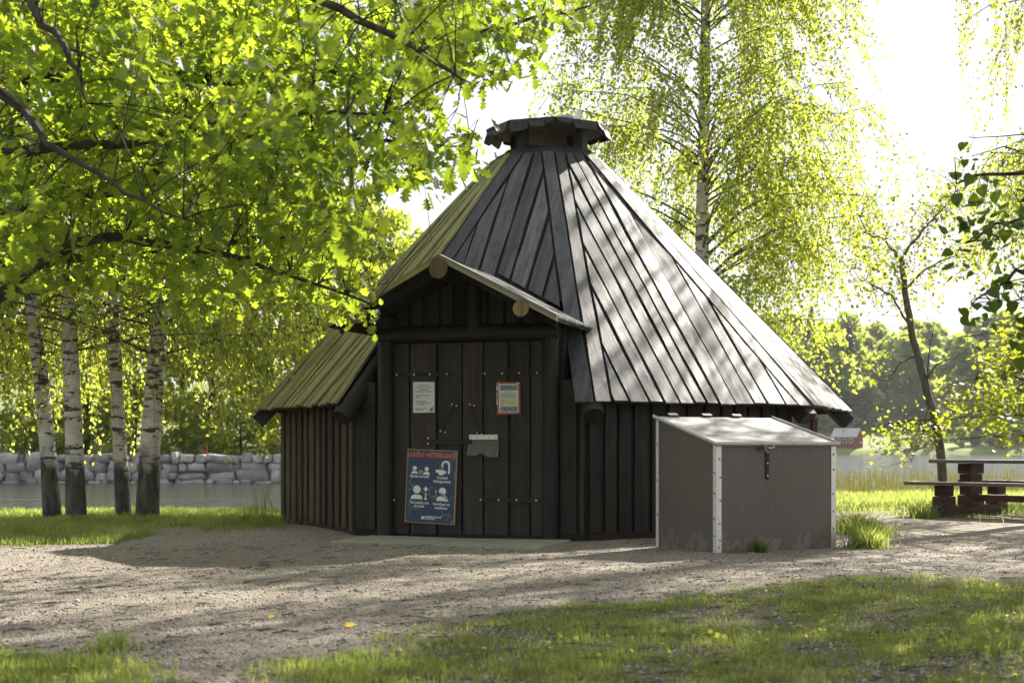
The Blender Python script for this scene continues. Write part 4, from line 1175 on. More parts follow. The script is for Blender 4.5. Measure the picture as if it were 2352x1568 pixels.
# tall birch behind the hut
x = (1622 - 1176) / F * 27; 
cnt['big'] = birch((x, 27, gz(x, 27)), ((1604 - 1176) / F * 27, 27, 15.5), .155, 'tall pale green weeping birch rising behind the right side of the roof', 61,
      lambda q: 3.3 * (1 - abs(q - .38) * 1.1), 150, 20, .080, 'birch_clean', 'birch_leaf_pale', .15, (.5, 2.2), per=.05, gaps=lambda P_: ~((np.abs(P_[:, 0] / P_[:, 1] * 27 - 3.6) < .28) & (P_[:, 1] < 27.1) & (np.random.default_rng(1).random(len(P_)) < .2)), up=(.45, 1.0), thick=.17, bias=1.15)[1]
# birch right of the frame whose hanging twigs reach in at the top right
cnt['rb'] = birch((8.7, 19.8, gz(8.7, 19.8)), (8.3, 19.8, 14.0), .17, 'birch at the right edge with long hanging twigs in the top corner', 72,
      lambda q: 3.1 if q < .5 else 4.6 - 2.2 * (q - .5), 128, 13, .072, 'birch', 'birch_leaf', .30, clear=lambda P_: (P_[:, 0] / P_[:, 1] < .312) & ((P_[:, 2] - EYE) / P_[:, 1] < .32), droop=(.7, 2.4), per=.05, up=(.1, .5), thick=.15, bias=1.1)[1]

cnt['rb2'] = birch((8.3, 15.0, gz(8.3, 15.0)), (7.6, 15.0, 13.0), .19, 'birch just beyond the right edge that shades the foreground grass', 75, lambda q: 4.0 - 1.4 * q, 90, 12, .085, 'birch', 'birch_leaf', .5, (.6, 1.6), per=.06, up=(.2, .6), thick=.2, clear=lambda P_: ((P_[:, 2] - EYE) / P_[:, 1] < .325) & (P_[:, 0] / P_[:, 1] < .37))[1]

# small leaning alder by the water on the right, thin crown
def leafy_tree(name, label, base, limbs, clusters_fn, leaf_T, leaf_F, leaf_size, leaf_m, bark_m, seed, per, spread, trunk_r, leaf_width=1.0, parts=0, droop=.3, cat='tree', group=None):
    rng = np.random.default_rng(seed)
    t = thing(name, label, cat, base, group)
    allp = []
    for i, (pts, ra, rb) in enumerate(limbs):
        n = len(pts); fine = []
        for a, b in zip(pts[:-1], pts[1:]):
            for q in range(4): fine.append(V(a).lerp(V(b), q / 4))
        fine.append(V(pts[-1]))
        sm_ = [fine[0]] + [(fine[j - 1] + fine[j] * 2 + fine[j + 1]) / 4 for j in range(1, len(fine) - 1)] + [fine[-1]]
        sm_ = [p + V(rng.normal(size=3)) * .012 for p in sm_]
        MB().tube(sm_, [lerp(ra, rb, j / (len(sm_) - 1)) for j in range(len(sm_))], 10 if ra > .05 else 6).build('trunk' if i == 0 else 'limb', M[bark_m], t, smooth=True)
        if i or len(limbs) == 1: allp += [np.array(p) for p in sm_]
    allp = np.array(allp)
    cl = clusters_fn(rng)
    d2 = ((cl[:, None, :] - allp[None, :, :]) ** 2).sum(2) + np.where(allp[None, :, 2] > cl[:, None, 2] + .6, .5, 0)
    near = allp[d2.argmin(1)]
    # middle knots make the twigs fork instead of radiating singly
    mid = near + (cl - near) * .55; grid = np.round(mid / .3); grid = (grid + .9 * (np.stack([value_noise(grid[:, 0] * 7.3 + grid[:, 2] * 3.1, grid[:, 1] * 5.7 + 2.3 * i, 50 + i) for i in range(3)], 1) - .5)) * .3
    tag(twigs_mesh('twigs', np.concatenate([near, grid]), np.concatenate([grid, cl]), np.repeat([.0055, .003], len(cl))[:, None], np.repeat([.003, .0015], len(cl))[:, None], M['bark_dark'], t, sag=.05), kind='stuff')
    n = len(cl); P_ = np.repeat(cl, per, 0) + rng.normal(size=(n * per, 3)) * spread
    td = np.repeat(cl - grid, per, 0); td /= np.linalg.norm(td, axis=1, keepdims=True) + 1e-6
    D_ = rng.normal(size=P_.shape) * .75 + td * .5; D_[:, 2] -= droop
    N_ = rng.normal(size=P_.shape) * .45; N_[:, 2] += 1.0
    sz = rng.uniform(.5, 1.3, len(P_)) * leaf_size
    if parts:
        vis = (np.abs(P_[:, 0] / P_[:, 1]) < .36) & ((P_[:, 2] - EYE) / P_[:, 1] < .315)
        ap = sz / P_[:, 1] * vis; idx = np.argsort(-ap)[:parts]
        tv = np.array(leaf_T); me = np_mesh('leaf', tv * np.array([leaf_width, 1, 1]), [len(f) for f in leaf_F], np.concatenate([np.array(f) for f in leaf_F]), M[leaf_m])
        s_, d_, n_ = basis(D_[idx], N_[idx])
        for j, q in enumerate(idx):
            o = bpy.data.objects.new('leaf', me); COL.objects.link(o); o.parent = t
            mt = Matrix(((s_[j, 0], d_[j, 0], n_[j, 0], P_[q, 0]), (s_[j, 1], d_[j, 1], n_[j, 1], P_[q, 1]), (s_[j, 2], d_[j, 2], n_[j, 2], P_[q, 2]), (0, 0, 0, 1)))
            o.matrix_parent_inverse = Matrix.Translation(-t.location); o.matrix_basis = mt @ Matrix.Scale(sz[q], 4)
        keep = np.ones(len(P_), bool); keep[idx] = False; P_, D_, N_, sz = P_[keep], D_[keep], N_[keep], sz[keep]
    o = scatter('crown', leaf_T, leaf_F, P_, D_, N_, sz, M[leaf_m], t, leaf_width); tag(o, kind='stuff')
    return t, len(P_)

def in_poly(x, y, poly):
    c = np.zeros(len(x), bool); j = len(poly) - 1
    for i in range(len(poly)):
        xi, yi = poly[i]; xj, yj = poly[j]
        c ^= ((yi > y) != (yj > y)) & (x < (xj - xi) * (y - yi) / (yj - yi + 1e-9) + xi); j = i
    return c

# ---- the oak: trunk left of the frame, limbs reaching over the yard
OB = V((-6.6, 11.0, gz(-6.6, 11.0)))
def lm(*a): return [wp(*p) for p in a]
oak_limbs = [
    ([OB - UP * .1, V((-6.55, 11.0, 1.2)), V((-6.5, 11.0, 2.6)), V((-6.35, 11.0, 4.2)), V((-6.2, 11.0, 6.0))], .30, .12),
    ([V((-6.5, 11.0, .95)), wp(-140, 760, 10.3), wp(0, 680, 9.9), wp(110, 585, 9.7), wp(240, 538, 9.6), wp(420, 565, 9.5), wp(610, 610, 9.5), wp(850, 700, 9.4)], .068, .008),
    ([V((-6.5, 11.0, 1.9)), wp(0, 490, 10.9), wp(260, 440, 11.1), wp(520, 305, 11.2), wp(780, 318, 11.3), wp(1085, 335, 11.3)], .075, .006),
    ([V((-6.4, 11.0, 2.8)), wp(0, 170, 10.7), wp(380, 175, 10.7), wp(700, 190, 10.9), wp(900, 110, 11.1), wp(1140, 70, 11.2), wp(1350, 12, 11.2)], .075, .006),
    ([V((-6.4, 11.0, 2.2)), wp(-60, 210, 7.8), wp(0, 200, 7.4), wp(110, 330, 7.2), wp(250, 420, 7.1), wp(420, 500, 7.0)], .04, .005),
    ([V((-6.3, 11.0, 3.6)), wp(0, -120, 8.2), wp(80, 20, 7.7), wp(170, 140, 7.5), wp(200, 240, 7.5)], .045, .006),
    ([V((-6.3, 11.0, 4.0)), wp(300, -200, 8.5), wp(620, -60, 7.8), wp(840, 50, 7.5), wp(1010, 150, 7.4), wp(1070, 190, 7.4)], .05, .005),
    ([V((-6.4, 11.0, 2.4)), wp(0, 350, 9.0), wp(300, 330, 8.8), wp(540, 275, 8.7), wp(880, 250, 8.5)], .05, .006),
    ([V((-6.5, 11.0, 1.7)), wp(0, 600, 11.5), wp(330, 590, 11.6), wp(620, 540, 11.7), wp(860, 570, 11.7)], .06, .006),
    ([V((-6.3, 11.0, 3.9)), wp(100, -180, 10.3), wp(520, -160, 10.0), wp(900, -80, 10.0)], .06, .01),
    ([V((-6.2, 11.0, 4.6)), wp(0, -420, 10.5), wp(500, -380, 10.5)], .06, .01),
]
OAKP = [(-260, -420), (700, -420), (1120, -140), (1372, -10), (1350, 40), (1270, 95), (1200, 175), (1120, 160), (1060, 205), (930, 225), (880, 280), (940, 290), (1010, 250), (1100, 330), (1085, 360), (1010, 400), (930, 395), (900, 405), (850, 370), (800, 420), (790, 470), (860, 500), (885, 545), (830, 590), (770, 600), (800, 640), (850, 650), (862, 720), (830, 745), (760, 690), (660, 650), (590, 640), (560, 690), (470, 700), (380, 640), (290, 650), (210, 620), (160, 690), (60, 610), (0, 650), (-260, 640)]
def oak_clusters(rng):
    n = 6000
    px = rng.uniform(-260, 1375, n); py = rng.uniform(-420, 750, n); d = rng.choice([7.1, 7.8, 8.8, 9.7, 10.6, 11.4, 12.0], n, p=[.05, .07, .13, .20, .22, .20, .13]) + rng.normal(size=n) * .4
    pol = [(p[0] - 18 if p[0] > 300 else p[0], p[1]) for p in OAKP]
    k = in_poly(px + rng.normal(size=n) * 12, py + rng.normal(size=n) * 12, pol)
    near = d < 8.3                                   # only some sprays hang close to the camera
    k &= ~near | ((py < 560) & (px < 1090) & (fbm(px * .006, py * .006, 4) > .50))
    k &= ~((px > 1090) & (d < 9.8)) & ~((py > 600) & (d < 8.6))
    k &= (fbm(px * .011 + d * 3, py * .011 + d * 2, 14) > .40)
    k &= ~((py < 0) & (rng.random(n) < .65))
    px, py, d = px[k], py[k], d[k]
    return np.stack([(px - 1176) / F * d, d, EYE + (HOR - py) / F * d], 1)
_, cnt['oak'] = leafy_tree('oak_tree', 'oak with sunlit lobed leaves hanging over the yard from the left', OB, oak_limbs, oak_clusters, OAK_T, OAK_F, .108, 'oak_leaf', 'bark', 5, 8, .08, .3, leaf_width=1.25, parts=300, droop=.55)

# ---- leaning young tree by the table
TB = V(((2176 - 1176) / F * 23.5, 23.5, 0)); TB.z = gz(TB.x, TB.y)
tl = [([TB - UP * .1] + lm((2172, 1130, 23.5), (2150, 980, 23.5), (2118, 850, 23.4), (2090, 750, 23.4), (2075, 640, 23.4), (2068, 590, 23.4)), .088, .04),
      (lm((2068, 600, 23.4), (2085, 570, 23.3), (2130, 520, 23.2), (2190, 450, 23.1), (2205, 400, 23.0)), .03, .006),
      (lm((2068, 595, 23.4), (2040, 560, 23.5), (1990, 535, 23.6), (1975, 500, 23.6)), .028, .006),
      (lm((2085, 740, 23.4), (2050, 680, 23.5), (1990, 645, 23.7), (1960, 640, 23.8)), .025, .006),
      (lm((2078, 670, 23.4), (2110, 630, 23.3), (2180, 590, 23.1), (2250, 580, 23.0)), .025, .006),
      (lm((2130, 870, 23.4), (2150, 840, 23.3), (2175, 825, 23.2), (2205, 812, 23.1)), .02, .006),
      (lm((2128, 880, 23.4), (2135, 800, 23.2), (2145, 745, 23.1)), .018, .005),
      (lm((2140, 965, 23.5), (2080, 960, 23.6), (2010, 985, 23.8), (1995, 1020, 23.8)), .018, .004),
      (lm((2135, 930, 23.5), (2115, 1010, 23.3), (2095, 1060, 23.2)), .014, .004),
      (lm((2110, 820, 23.5), (2070, 830, 23.7), (2045, 870, 23.8), (2030, 900, 23.9)), .016, .004)]
def thin_cl(rng):
    n = 430
    P_ = []
    for (cx, cy, sx, sy, m) in ((2080, 600, 95, 90, 190), (2170, 470, 60, 60, 120), (2230, 590, 45, 30, 50), (2010, 620, 40, 70, 50), (2040, 480, 30, 50, 30), (2060, 1000, 55, 40, 45), (2150, 985, 30, 25, 22), (2000, 830, 30, 30, 14)):
        P_.append(np.stack([rng.normal(cx, sx * .7, m), rng.normal(cy, sy * .7, m), rng.normal(23.4, .6, m)], 1))
    P_ = np.concatenate(P_); px, py, d = P_.T
    return np.stack([(px - 1176) / F * d, d, EYE + (HOR - py) / F * d], 1)
_, cnt['alder'] = leafy_tree('leaning_tree', 'slender leaning tree with sparse leaves behind the picnic table', TB, tl, thin_cl, RH_T, RH_F, .07, 'alder_leaf', 'bark_alder', 17, 6, .10, .1, leaf_width=1.2, droop=.3)

# ---- alder right of the frame, bright boughs low over the water
AB = V((9.9, 24.0, gz(9.9, 24.0)))
al = [([AB - UP * .1, V((9.8, 24, 1.5)), V((9.6, 23.9, 3.2)), V((9.5, 23.9, 5.0))], .13, .05)] + [
      (lm((2480, y0, 24), (2400, y1, 23.6), (2300, y2, 23.3), (2180, y3, 23.0)), .035, .006) for y0, y1, y2, y3 in ((900, 800, 760, 780), (980, 880, 860, 880), (1000, 960, 950, 965), (1010, 1000, 1000, 1010))]
def al_cl(rng):
    n = 900; px = rng.uniform(2130, 2640, n); py = rng.uniform(690, 1040, n); d = rng.normal(23.4, .8, n)
    k = in_poly(px, py, [(2640, 640), (2420, 700), (2300, 740), (2260, 790), (2220, 830), (2280, 880), (2180, 900), (2150, 930), (2230, 960), (2290, 1010), (2360, 1030), (2640, 1040)])
    k &= fbm(px * .02, py * .03, 9) > .40
    px, py, d = px[k], py[k], d[k]
    return np.stack([(px - 1176) / F * d, d, EYE + (HOR - py) / F * d], 1)
_, cnt['alder2'] = leafy_tree('alder_tree', 'bushy alder with bright low boughs over the table at the right edge', AB, al, al_cl, RH_T, RH_F, .095, 'alder_leaf', 'bark_alder', 27, 8, .12, .1, leaf_width=1.25, droop=.2)

# ---- linden right of the frame, dark near leaves
LBs = V((6.6, 9.2, gz(6.6, 9.2)))
ll = [([LBs - UP * .1, V((6.6, 9.2, 1.4)), V((6.7, 9.2, 3.4)), V((7.2, 9.2, 6.6))], .17, .05)] + [
      ([V((6.6, 9.2, 1.9))] + lm((2620, 500, 8.5), (2480, 480, 8.3), (2320, 500, 8.2), (2215, 560, 8.2)), .03, .004), ([V((6.6, 9.2, 1.6))] + lm((2620, 640, 8.5), (2450, 640, 8.3), (2330, 620, 8.2), (2230, 700, 8.2)), .03, .004),
      ([V((6.6, 9.2, 2.3))] + lm((2620, 420, 8.5), (2450, 400, 8.3), (2260, 400, 8.1), (2200, 425, 8.1)), .03, .004), ([V((6.6, 9.2, 1.2))] + lm((2560, 860, 8.5), (2400, 850, 8.3), (2345, 880, 8.2)), .025, .004),
      ([V((6.7, 9.2, 3.6)), V((5.8, 8.8, 5.2)), V((5.2, 8.5, 6.2))], .05, .01), ([V((6.8, 9.2, 4.2)), V((8.2, 9.0, 5.6)), V((9.4, 8.8, 6.3))], .05, .01), ([V((6.7, 9.2, 3.8)), V((7.4, 10.4, 5.2)), V((7.8, 11.4, 6.0))], .05, .01), ([V((6.9, 9.2, 4.6)), V((7.4, 8.0, 6.0)), V((7.6, 7.2, 6.6))], .05, .01)]
def li_cl(rng):
    n = 170; px = rng.uniform(2160, 2700, n); py = rng.uniform(340, 900, n); d = rng.normal(8.2, .3, n)
    k = in_poly(px, py, [(2700, 330), (2350, 370), (2290, 390), (2190, 380), (2195, 430), (2270, 470), (2250, 510), (2180, 530), (2185, 580), (2250, 590), (2290, 620), (2240, 690), (2215, 720), (2330, 730), (2350, 800), (2340, 900), (2700, 900)])
    px, py, d = px[k], py[k], d[k]
    a = np.stack([(px - 1176) / F * d, d, EYE + (HOR - py) / F * d], 1)
    m = 260; b = rng.normal(size=(m, 3)); b /= np.linalg.norm(b, axis=1, keepdims=True); b *= (rng.random((m, 1)) ** .33)
    b = b * np.array([2.7, 2.6, 2.0]) + np.array([7.6, 9.4, 5.9]); b = b[(b[:, 0] / b[:, 1] > .42) | ((b[:, 2] - EYE) / b[:, 1] > .36)]
    return np.concatenate([a, b])
_, cnt['linden'] = leafy_tree('linden_tree', 'tree with dark heart shaped leaves close by at the right edge', LBs, ll, li_cl, LIN_T, LIN_F, .07, 'linden_leaf', 'bark', 37, 7, .09, .14, leaf_width=1.0, parts=120, droop=.5)

# ------------------------------------------------------------------ far bank on the left: stone wall, trees, marker
sw = thing('stone_wall', 'long grey granite block wall along the far bank on the left', 'wall', (-14, 55.0, WATER_Z))
def stone_me(seed):
    rng = np.random.default_rng(seed); vs, fs = [], []
    nu, nv = 8, 5
    for j in range(nv + 1):
        ph = -math.pi / 2 + math.pi * j / nv
        for i in range(nu):
            th = 2 * math.pi * i / nu
            d = np.array([math.cos(ph) * math.cos(th), math.cos(ph) * math.sin(th), math.sin(ph)])
            d = np.sign(d) * np.abs(d) ** .34; d *= .5 * (1 + rng.normal() * .11); vs.append(d)
    for j in range(nv):
        for i in range(nu): fs += [j * nu + i, j * nu + (i + 1) % nu, (j + 1) * nu + (i + 1) % nu, (j + 1) * nu + i]
    return np_mesh('stone', vs, np.full(nu * nv, 4), fs, M['stone'])
stm = [stone_me(s) for s in range(5)]
MB().box((-30, 55.05, -1.4), V((29, 0, 0)), V((0, .5, 0)), UP * 1.85).build('core', M['stone'], sw)
z = -.75
for row, hh in enumerate((.42, .40, .36, .34)):
    x = -23.0 + random.random() * .3
    while x < -3.5:
        w_ = random.choice((.3, .45, .6, .8, 1.2)) * random.uniform(.85, 1.15); h2 = hh * random.uniform(.7, 1.3)
        o = bpy.data.objects.new('stone', random.choice(stm)); COL.objects.link(o); o.parent = sw; o.matrix_parent_inverse = Matrix.Translation(-sw.location)
        o.location = (x + w_ / 2, 54.95 + random.uniform(-.08, .08) + row * .04, z + hh / 2 + random.uniform(-.03, .03)); o.scale = (w_ * 1.02, .55, h2 * 1.05)
        o.rotation_euler = (random.uniform(-.1, .1), random.uniform(-.12, .12), random.choice((0, math.pi)) + random.uniform(-.1, .1))
        x += w_
    z += hh * .93
mk = thing('marker_post', 'thin orange marker post on the far grassy bank', 'post', (wp(475, 1050, 58).x, 58, gz(-12, 58)))
p0 = V(mk.location)
MB().tube([p0 - UP * .1, p0 + UP * .42], [.03, .025], 8).build('post', M['orange_pole'], mk); MB().tube([p0 + UP * .42, p0 + UP * .46], [.035, .02], 8).build('tip', M['orange_pole'], mk)

def blob_tree_mesh(seed, nleaf, leaf_s, h, rad, mat, lobes=26, z0=.18):
    rng = np.random.default_rng(seed)
    c = []
    for i in range(lobes):
        q = rng.uniform(z0, .97); rr = rad * math.sin(math.pi * min(1, (q - z0) / (1 - z0) * .86 + .16)) ** .7
        a = rng.uniform(0, 2 * math.pi); u = rng.uniform(.35, 1.0)
        c.append((math.cos(a) * rr * u, math.sin(a) * rr * u, q * h, rng.uniform(.16, .30) * rad))
    c = np.array(c); k = rng.integers(0, lobes, nleaf)
    d = rand_dirs(nleaf, rng); r_ = c[k, 3:4] * rng.random((nleaf, 1)) ** .4
    P_ = c[k, :3] + d * r_ * np.array([1.1, 1.1, .8])
    D_ = rng.normal(size=P_.shape); N_ = rng.normal(size=P_.shape); N_[:, 2] += .7
    s, dd, nn = basis(D_, N_); tv = np.array(RH_T); size = (rng.uniform(.7, 1.3, nleaf) * leaf_s)[:, None, None]
    v_ = P_[:, None, :] + size * (tv[None, :, 0:1] * 1.3 * s[:, None, :] + tv[None, :, 1:2] * dd[:, None, :] + tv[None, :, 2:3] * nn[:, None, :])
    lp = np.array([0, 1, 2, 0, 2, 3]); loops = (lp[None, :] + (np.arange(nleaf) * 4)[:, None]).ravel()
    return np_mesh('crown', v_.reshape(-1, 3), np.full(nleaf * 2, 3), loops, mat), c
def trunk_mesh(h, r_, c, mat):
    m = MB(); m.tube([V((0, 0, -.3)), V((.1, 0, h * .4)), V((0, .1, h * .8))], [r_, r_ * .7, r_ * .2], 7)
    for q in c[::3]:
        m.tube([V((0, 0, q[2] * .62)), V(tuple(q[:3] * np.array([.5, .5, .86]))), V(tuple(q[:3]))], [r_ * .28, r_ * .18, r_ * .05], 4, caps=False)
    me = bpy.data.meshes.new('trunk'); me.from_pydata(m.v, [], m.f); me.materials.append(mat); return me
kinds = []
for i, (n_, ls, h, rd, mt) in enumerate(((5200, .22, 11, 3.6, 'far_leaf'), (4600, .20, 8.5, 3.2, 'far_leaf_b'), (5200, .24, 13, 3.8, 'far_leaf'), (3200, .16, 3.6, 2.4, 'far_leaf_b'))):
    cm, c = blob_tree_mesh(100 + i, n_, ls, h, rd, M[mt], 30, .12 if i < 3 else .02); kinds.append((cm, trunk_mesh(h, .16 if i < 3 else .07, c, M['bark'])))
def place(kind, x, y, s, rz, name, label, group, cat='tree'):
    t = thing(name, label, cat, (x, y, gz(x, y)), group)
    for nm, me in (('crown', kind[0]), ('trunk', kind[1])):
        o = bpy.data.objects.new(nm, me); COL.objects.link(o); o.parent = t
        if nm == 'crown': o['kind'] = 'stuff'
    t.scale = (s, s, s); t.rotation_euler = (0, 0, rz); return t
spots = [(-23, 62, 0, 1.0), (-20.5, 66, 2, 1.0), (-18.2, 61, 1, 1.0), (-15.8, 68, 0, 1.05), (-13.4, 63, 1, .95), (-11.2, 66, 2, .95), (-9.2, 62, 0, .85), (-6.9, 66, 1, 1.0), (-4.8, 63, 1, .9), (-21, 76, 2, 1.2), (-14, 78, 2, 1.2), (-8, 77, 0, 1.2), (-3.6, 74, 1, 1.1), (-1.5, 69, 0, .9), (-25, 66, 0, 1.0), (-19.2, 72, 1, 1.2), (-16.9, 73, 0, 1.1), (-12.2, 72, 1, 1.25), (-10, 72, 2, 1.0), (-6, 71, 0, 1.05), (-26, 60, 1, .9)]
for i, (x, y, k, s) in enumerate(spots):
    place(kinds[k], x, y, s, i * 1.7, 'bank_tree', 'leafy green tree in the row beyond the stone wall', 'trees beyond the stone wall')
for i, (x, y, s) in enumerate(((-22, 59.6, .9), (-20.3, 60.5, .7), (-18.6, 60.8, .8), (-16.2, 61, .9), (-13.6, 61.4, .7), (-11.6, 61, .9), (-9.8, 60.4, .8), (-7.6, 61, .8), (-5.6, 59.8, .7), (-3.2, 59.6, .8))):
    place(kinds[3], x, y, s, i * 2.1, 'bank_shrub', 'low rounded shrub on the grass behind the stone wall', 'shrubs behind the stone wall', 'shrub')
# bright tree seen between the oak and the roof slope
place(kinds[1], wp(900, 0, 45).x, 62, .95, .5, 'bank_tree', 'yellow green tree top showing between oak leaves and the left roof slope', None)

# ------------------------------------------------------------------ far shore on the right: wood, meadow, cabin
fk = []
for i in range(3):
    cm, c = blob_tree_mesh(200 + i, 2600, 1.25, 17, 5.2, M['far_wood_leaf'], 24, .05); fk.append((cm, trunk_mesh(17, .3, c, M['bark'])))
def spruce_mesh(seed):
    rng = np.random.default_rng(seed); n = 2400; q = rng.random(n) ** .8; h = 22
    lay = np.floor(q * 17) / 17; rr = (1 - q) * 3.4 * (.55 + .45 * ((q - lay) < .035)) * rng.uniform(.3, 1, n) ** .5; a = rng.uniform(0, 2 * math.pi, n)
    P_ = np.stack([np.cos(a) * rr, np.sin(a) * rr, 1.0 + q * (h - 1)], 1); D_ = np.stack([np.cos(a), np.sin(a), np.full(n, -.35)], 1) + rng.normal(size=(n, 3)) * .25; N_ = rng.normal(size=(n, 3)) * .3; N_[:, 2] += 1
    s, dd, nn = basis(D_, N_); tv = np.array(RH_T); size = (rng.uniform(.7, 1.3, n) * 1.2 * (1.1 - .6 * q))[:, None, None]
    v_ = P_[:, None, :] + size * (tv[None, :, 0:1] * s[:, None, :] + tv[None, :, 1:2] * dd[:, None, :] + tv[None, :, 2:3] * nn[:, None, :])
    lp = np.array([0, 1, 2, 0, 2, 3]); loops = (lp[None, :] + (np.arange(n) * 4)[:, None]).ravel()
    m = MB(); m.tube([V((0, 0, -.5)), V((0, 0, h * .9))], [.28, .04], 6); me = bpy.data.meshes.new('trunk'); me.from_pydata(m.v, [], m.f); me.materials.append(M['bark'])
    return np_mesh('crown', v_.reshape(-1, 3), np.full(n * 2, 3), loops, M['spruce_leaf']), me
sk = [spruce_mesh(1), spruce_mesh(2)]
rr = random.Random(5)
for i in range(150):
    y = rr.uniform(322, 480); x = rr.uniform(.03, .46) * y
    clearing = (abs(x / y - .262) < .045 and y < 352)
    if clearing: continue
    if rr.random() < .14: place(sk[i % 2], x, y, rr.uniform(.8, 1.25), rr.uniform(0, 6), 'spruce_tree', 'dark spruce in the wood on the far shore', 'spruces of the far wood')
    else: place(fk[i % 3], x, y, rr.uniform(.9, 1.65), rr.uniform(0, 6), 'shore_tree', 'light green broadleaf tree in the wood on the far shore', 'broadleaf trees of the far wood')
for i in range(16):
    x = rr.uniform(.255, .40); y = rr.uniform(302.5, 312)
    if abs(x - .25) < .012: continue
    place(fk[i % 3], x * y, y, rr.uniform(.18, .34), rr.uniform(0, 6), 'waterside_bush', 'small bush at the water line of the far shore', 'bushes along the far water line', 'shrub')
cb = V((wp(1950, 0, 304).x, 305.5, 0)); cb.z = gz(cb.x, cb.y) + .2
cab = thing('red_cabin', 'small red lakeside cabin with pale grey roof on the far shore', 'cabin', cb)
ca = R(-40); c1 = V((math.cos(ca), math.sin(ca), 0)); c2 = V((-math.sin(ca), math.cos(ca), 0))
def cp(a, b, c): return cb + (c1 * a + c2 * b + UP * c) * 1.08
tp = [cp(2.6, -1.3, -.6), cp(2.6, 1.5, -.6), cp(2.6, 1.5, 2.1), cp(2.6, .1, 3.6), cp(2.6, -1.3, 2.1)]
MB().prism(tp, [p - c1 * 5.2 for p in tp]).build('wall', M['red_wall'], cab)
for s, b in ((1, 1.75), (-1, -1.55)):
    a_ = [cp(-2.9, .1, 3.66), cp(2.8, .1, 3.66), cp(2.8, b, 1.95), cp(-2.9, b, 1.95)]
    MB().prism(a_ if s < 0 else a_[::-1], [p - UP * .12 for p in (a_ if s < 0 else a_[::-1])]).build('roof', M['grey_roof'], cab)
MB().box(cp(-.8, -.7, 2.7), UP * 1.8, c1 * .5, c2 * .5).build('chimney', M['grey_roof'], cab)
for a in (-1.6, -.2, 1.1):
    wd = MB().box(cp(a, -1.33, .7), c1 * .8, UP * .95, c2 * .03).build('window', M['print_white'], cab); MB().box(cp(a + .08, -1.36, .78), c1 * .64, UP * .79, c2 * .02).build('pane', M['glass'], wd)

# ------------------------------------------------------------------ grass, reeds, gravel, litter
def blades(name, x, y, h, label, mat='grass', seed=1, wd=.0045, lean=.45):
    rng = np.random.default_rng(seed); n = len(x); z = gheight(x, y) - .005
    a = rng.uniform(0, 2 * math.pi, n); s = np.stack([np.cos(a), np.sin(a), np.zeros(n)], 1); b = rng.uniform(0, 2 * math.pi, n); l = rng.uniform(.05, 1.6, n) * lean
    d = np.stack([np.cos(b) * l, np.sin(b) * l, np.zeros(n)], 1); base = np.stack([x, y, z], 1); hh = h[:, None]; w2 = (wd * rng.uniform(.35, 1.2, n))[:, None] * (.55 + hh * 3)
    up = np.array([0, 0, 1.0])
    m1 = base + (up * .55 + d * .3) * hh; m2 = base + (up * .95 + d * 1.0) * hh
    v_ = np.stack([base - s * w2, base + s * w2, m1 + s * w2 * .8, m1 - s * w2 * .8, m2], 1)
    lp = np.array([0, 1, 2, 3, 3, 2, 4]); loops = (lp[None, :] + (np.arange(n) * 5)[:, None]).ravel()
    o = link(name, np_mesh(name, v_.reshape(-1, 3), np.tile([4, 3], n), loops, M[mat])); tag(o, label, 'grass', kind='stuff'); return o
def sample(x0, x1, y0, y1, n, seed, power=1.2):
    rng = np.random.default_rng(seed); x = rng.uniform(x0, x1, n); y = rng.uniform(y0, y1, n); k = rng.random(n) < grass_mask(x, y) ** power
    hu = ((x - HC.x) ** 2 + (y - HC.y) ** 2 > 3.32 ** 2) & ~((np.abs((x - B0.x) * bx.x + (y - B0.y) * bx.y - BW / 2) < BW / 2) & (np.abs((x - B0.x) * by.x + (y - B0.y) * by.y - BD / 2) < BD / 2))
    return x[k & hu], y[k & hu], rng
x, y, rng = sample(-1.6, 4.6, 4.2, 11.5, 210000, 3, 1.5)
cl = .45 + 1.1 * fbm(x * 4, y * 4, 77)
blades('lawn_grass', x, y, rng.uniform(.015, .055, len(x)) * cl, 'thin patchy lawn grass in the right foreground', seed=4)
x, y, rng = sample(-3.2, -.6, 4.2, 7.2, 45000, 5, 1.0)
blades('corner_grass', x, y, rng.uniform(.02, .07, len(x)) * (.5 + fbm(x * 3, y * 3, 5)), 'sunlit grass in the lower left corner', seed=6)
x, y, rng = sample(-8.5, -1.5, 12.5, 21, 90000, 7, 1.0)
blades('bank_grass', x, y, rng.uniform(.03, .10, len(x)) * (.5 + fbm(x * 2, y * 2, 6)), 'sunlit grass on the left bank under the birches', seed=8, wd=.006)
x, y, rng = sample(1.5, 12, 16, 29.5, 60000, 9, 1.0)
blades('shore_grass', x, y, rng.uniform(.03, .11, len(x)) * (.5 + fbm(x * 2, y * 2, 9)), 'grass along the right shore behind the table', seed=10, wd=.008)
M['straw'] = leafmat('dry straw blades', (.22, .18, .09), (.30, .25, .12), .35, .2, .3, 3.0)
x, y, rng = sample(-1.6, 4.6, 4.2, 11.5, 26000, 23, .8)
blades('dry_grass', x, y, rng.uniform(.015, .05, len(x)), 'dry straw blades among the lawn grass', 'straw', seed=24, lean=1.2)
x, y, rng = sample(-3.0, 4.6, 4.3, 11.3, 16000, 25, 1.2)
k = fbm(x * 2.2, y * 2.2, 91) > .52; x, y = x[k], y[k]; n = len(x)
D_ = rng.normal(size=(n, 3)) * np.array([1, 1, .25]); N_ = rng.normal(size=(n, 3)) * .4; N_[:, 2] += 1
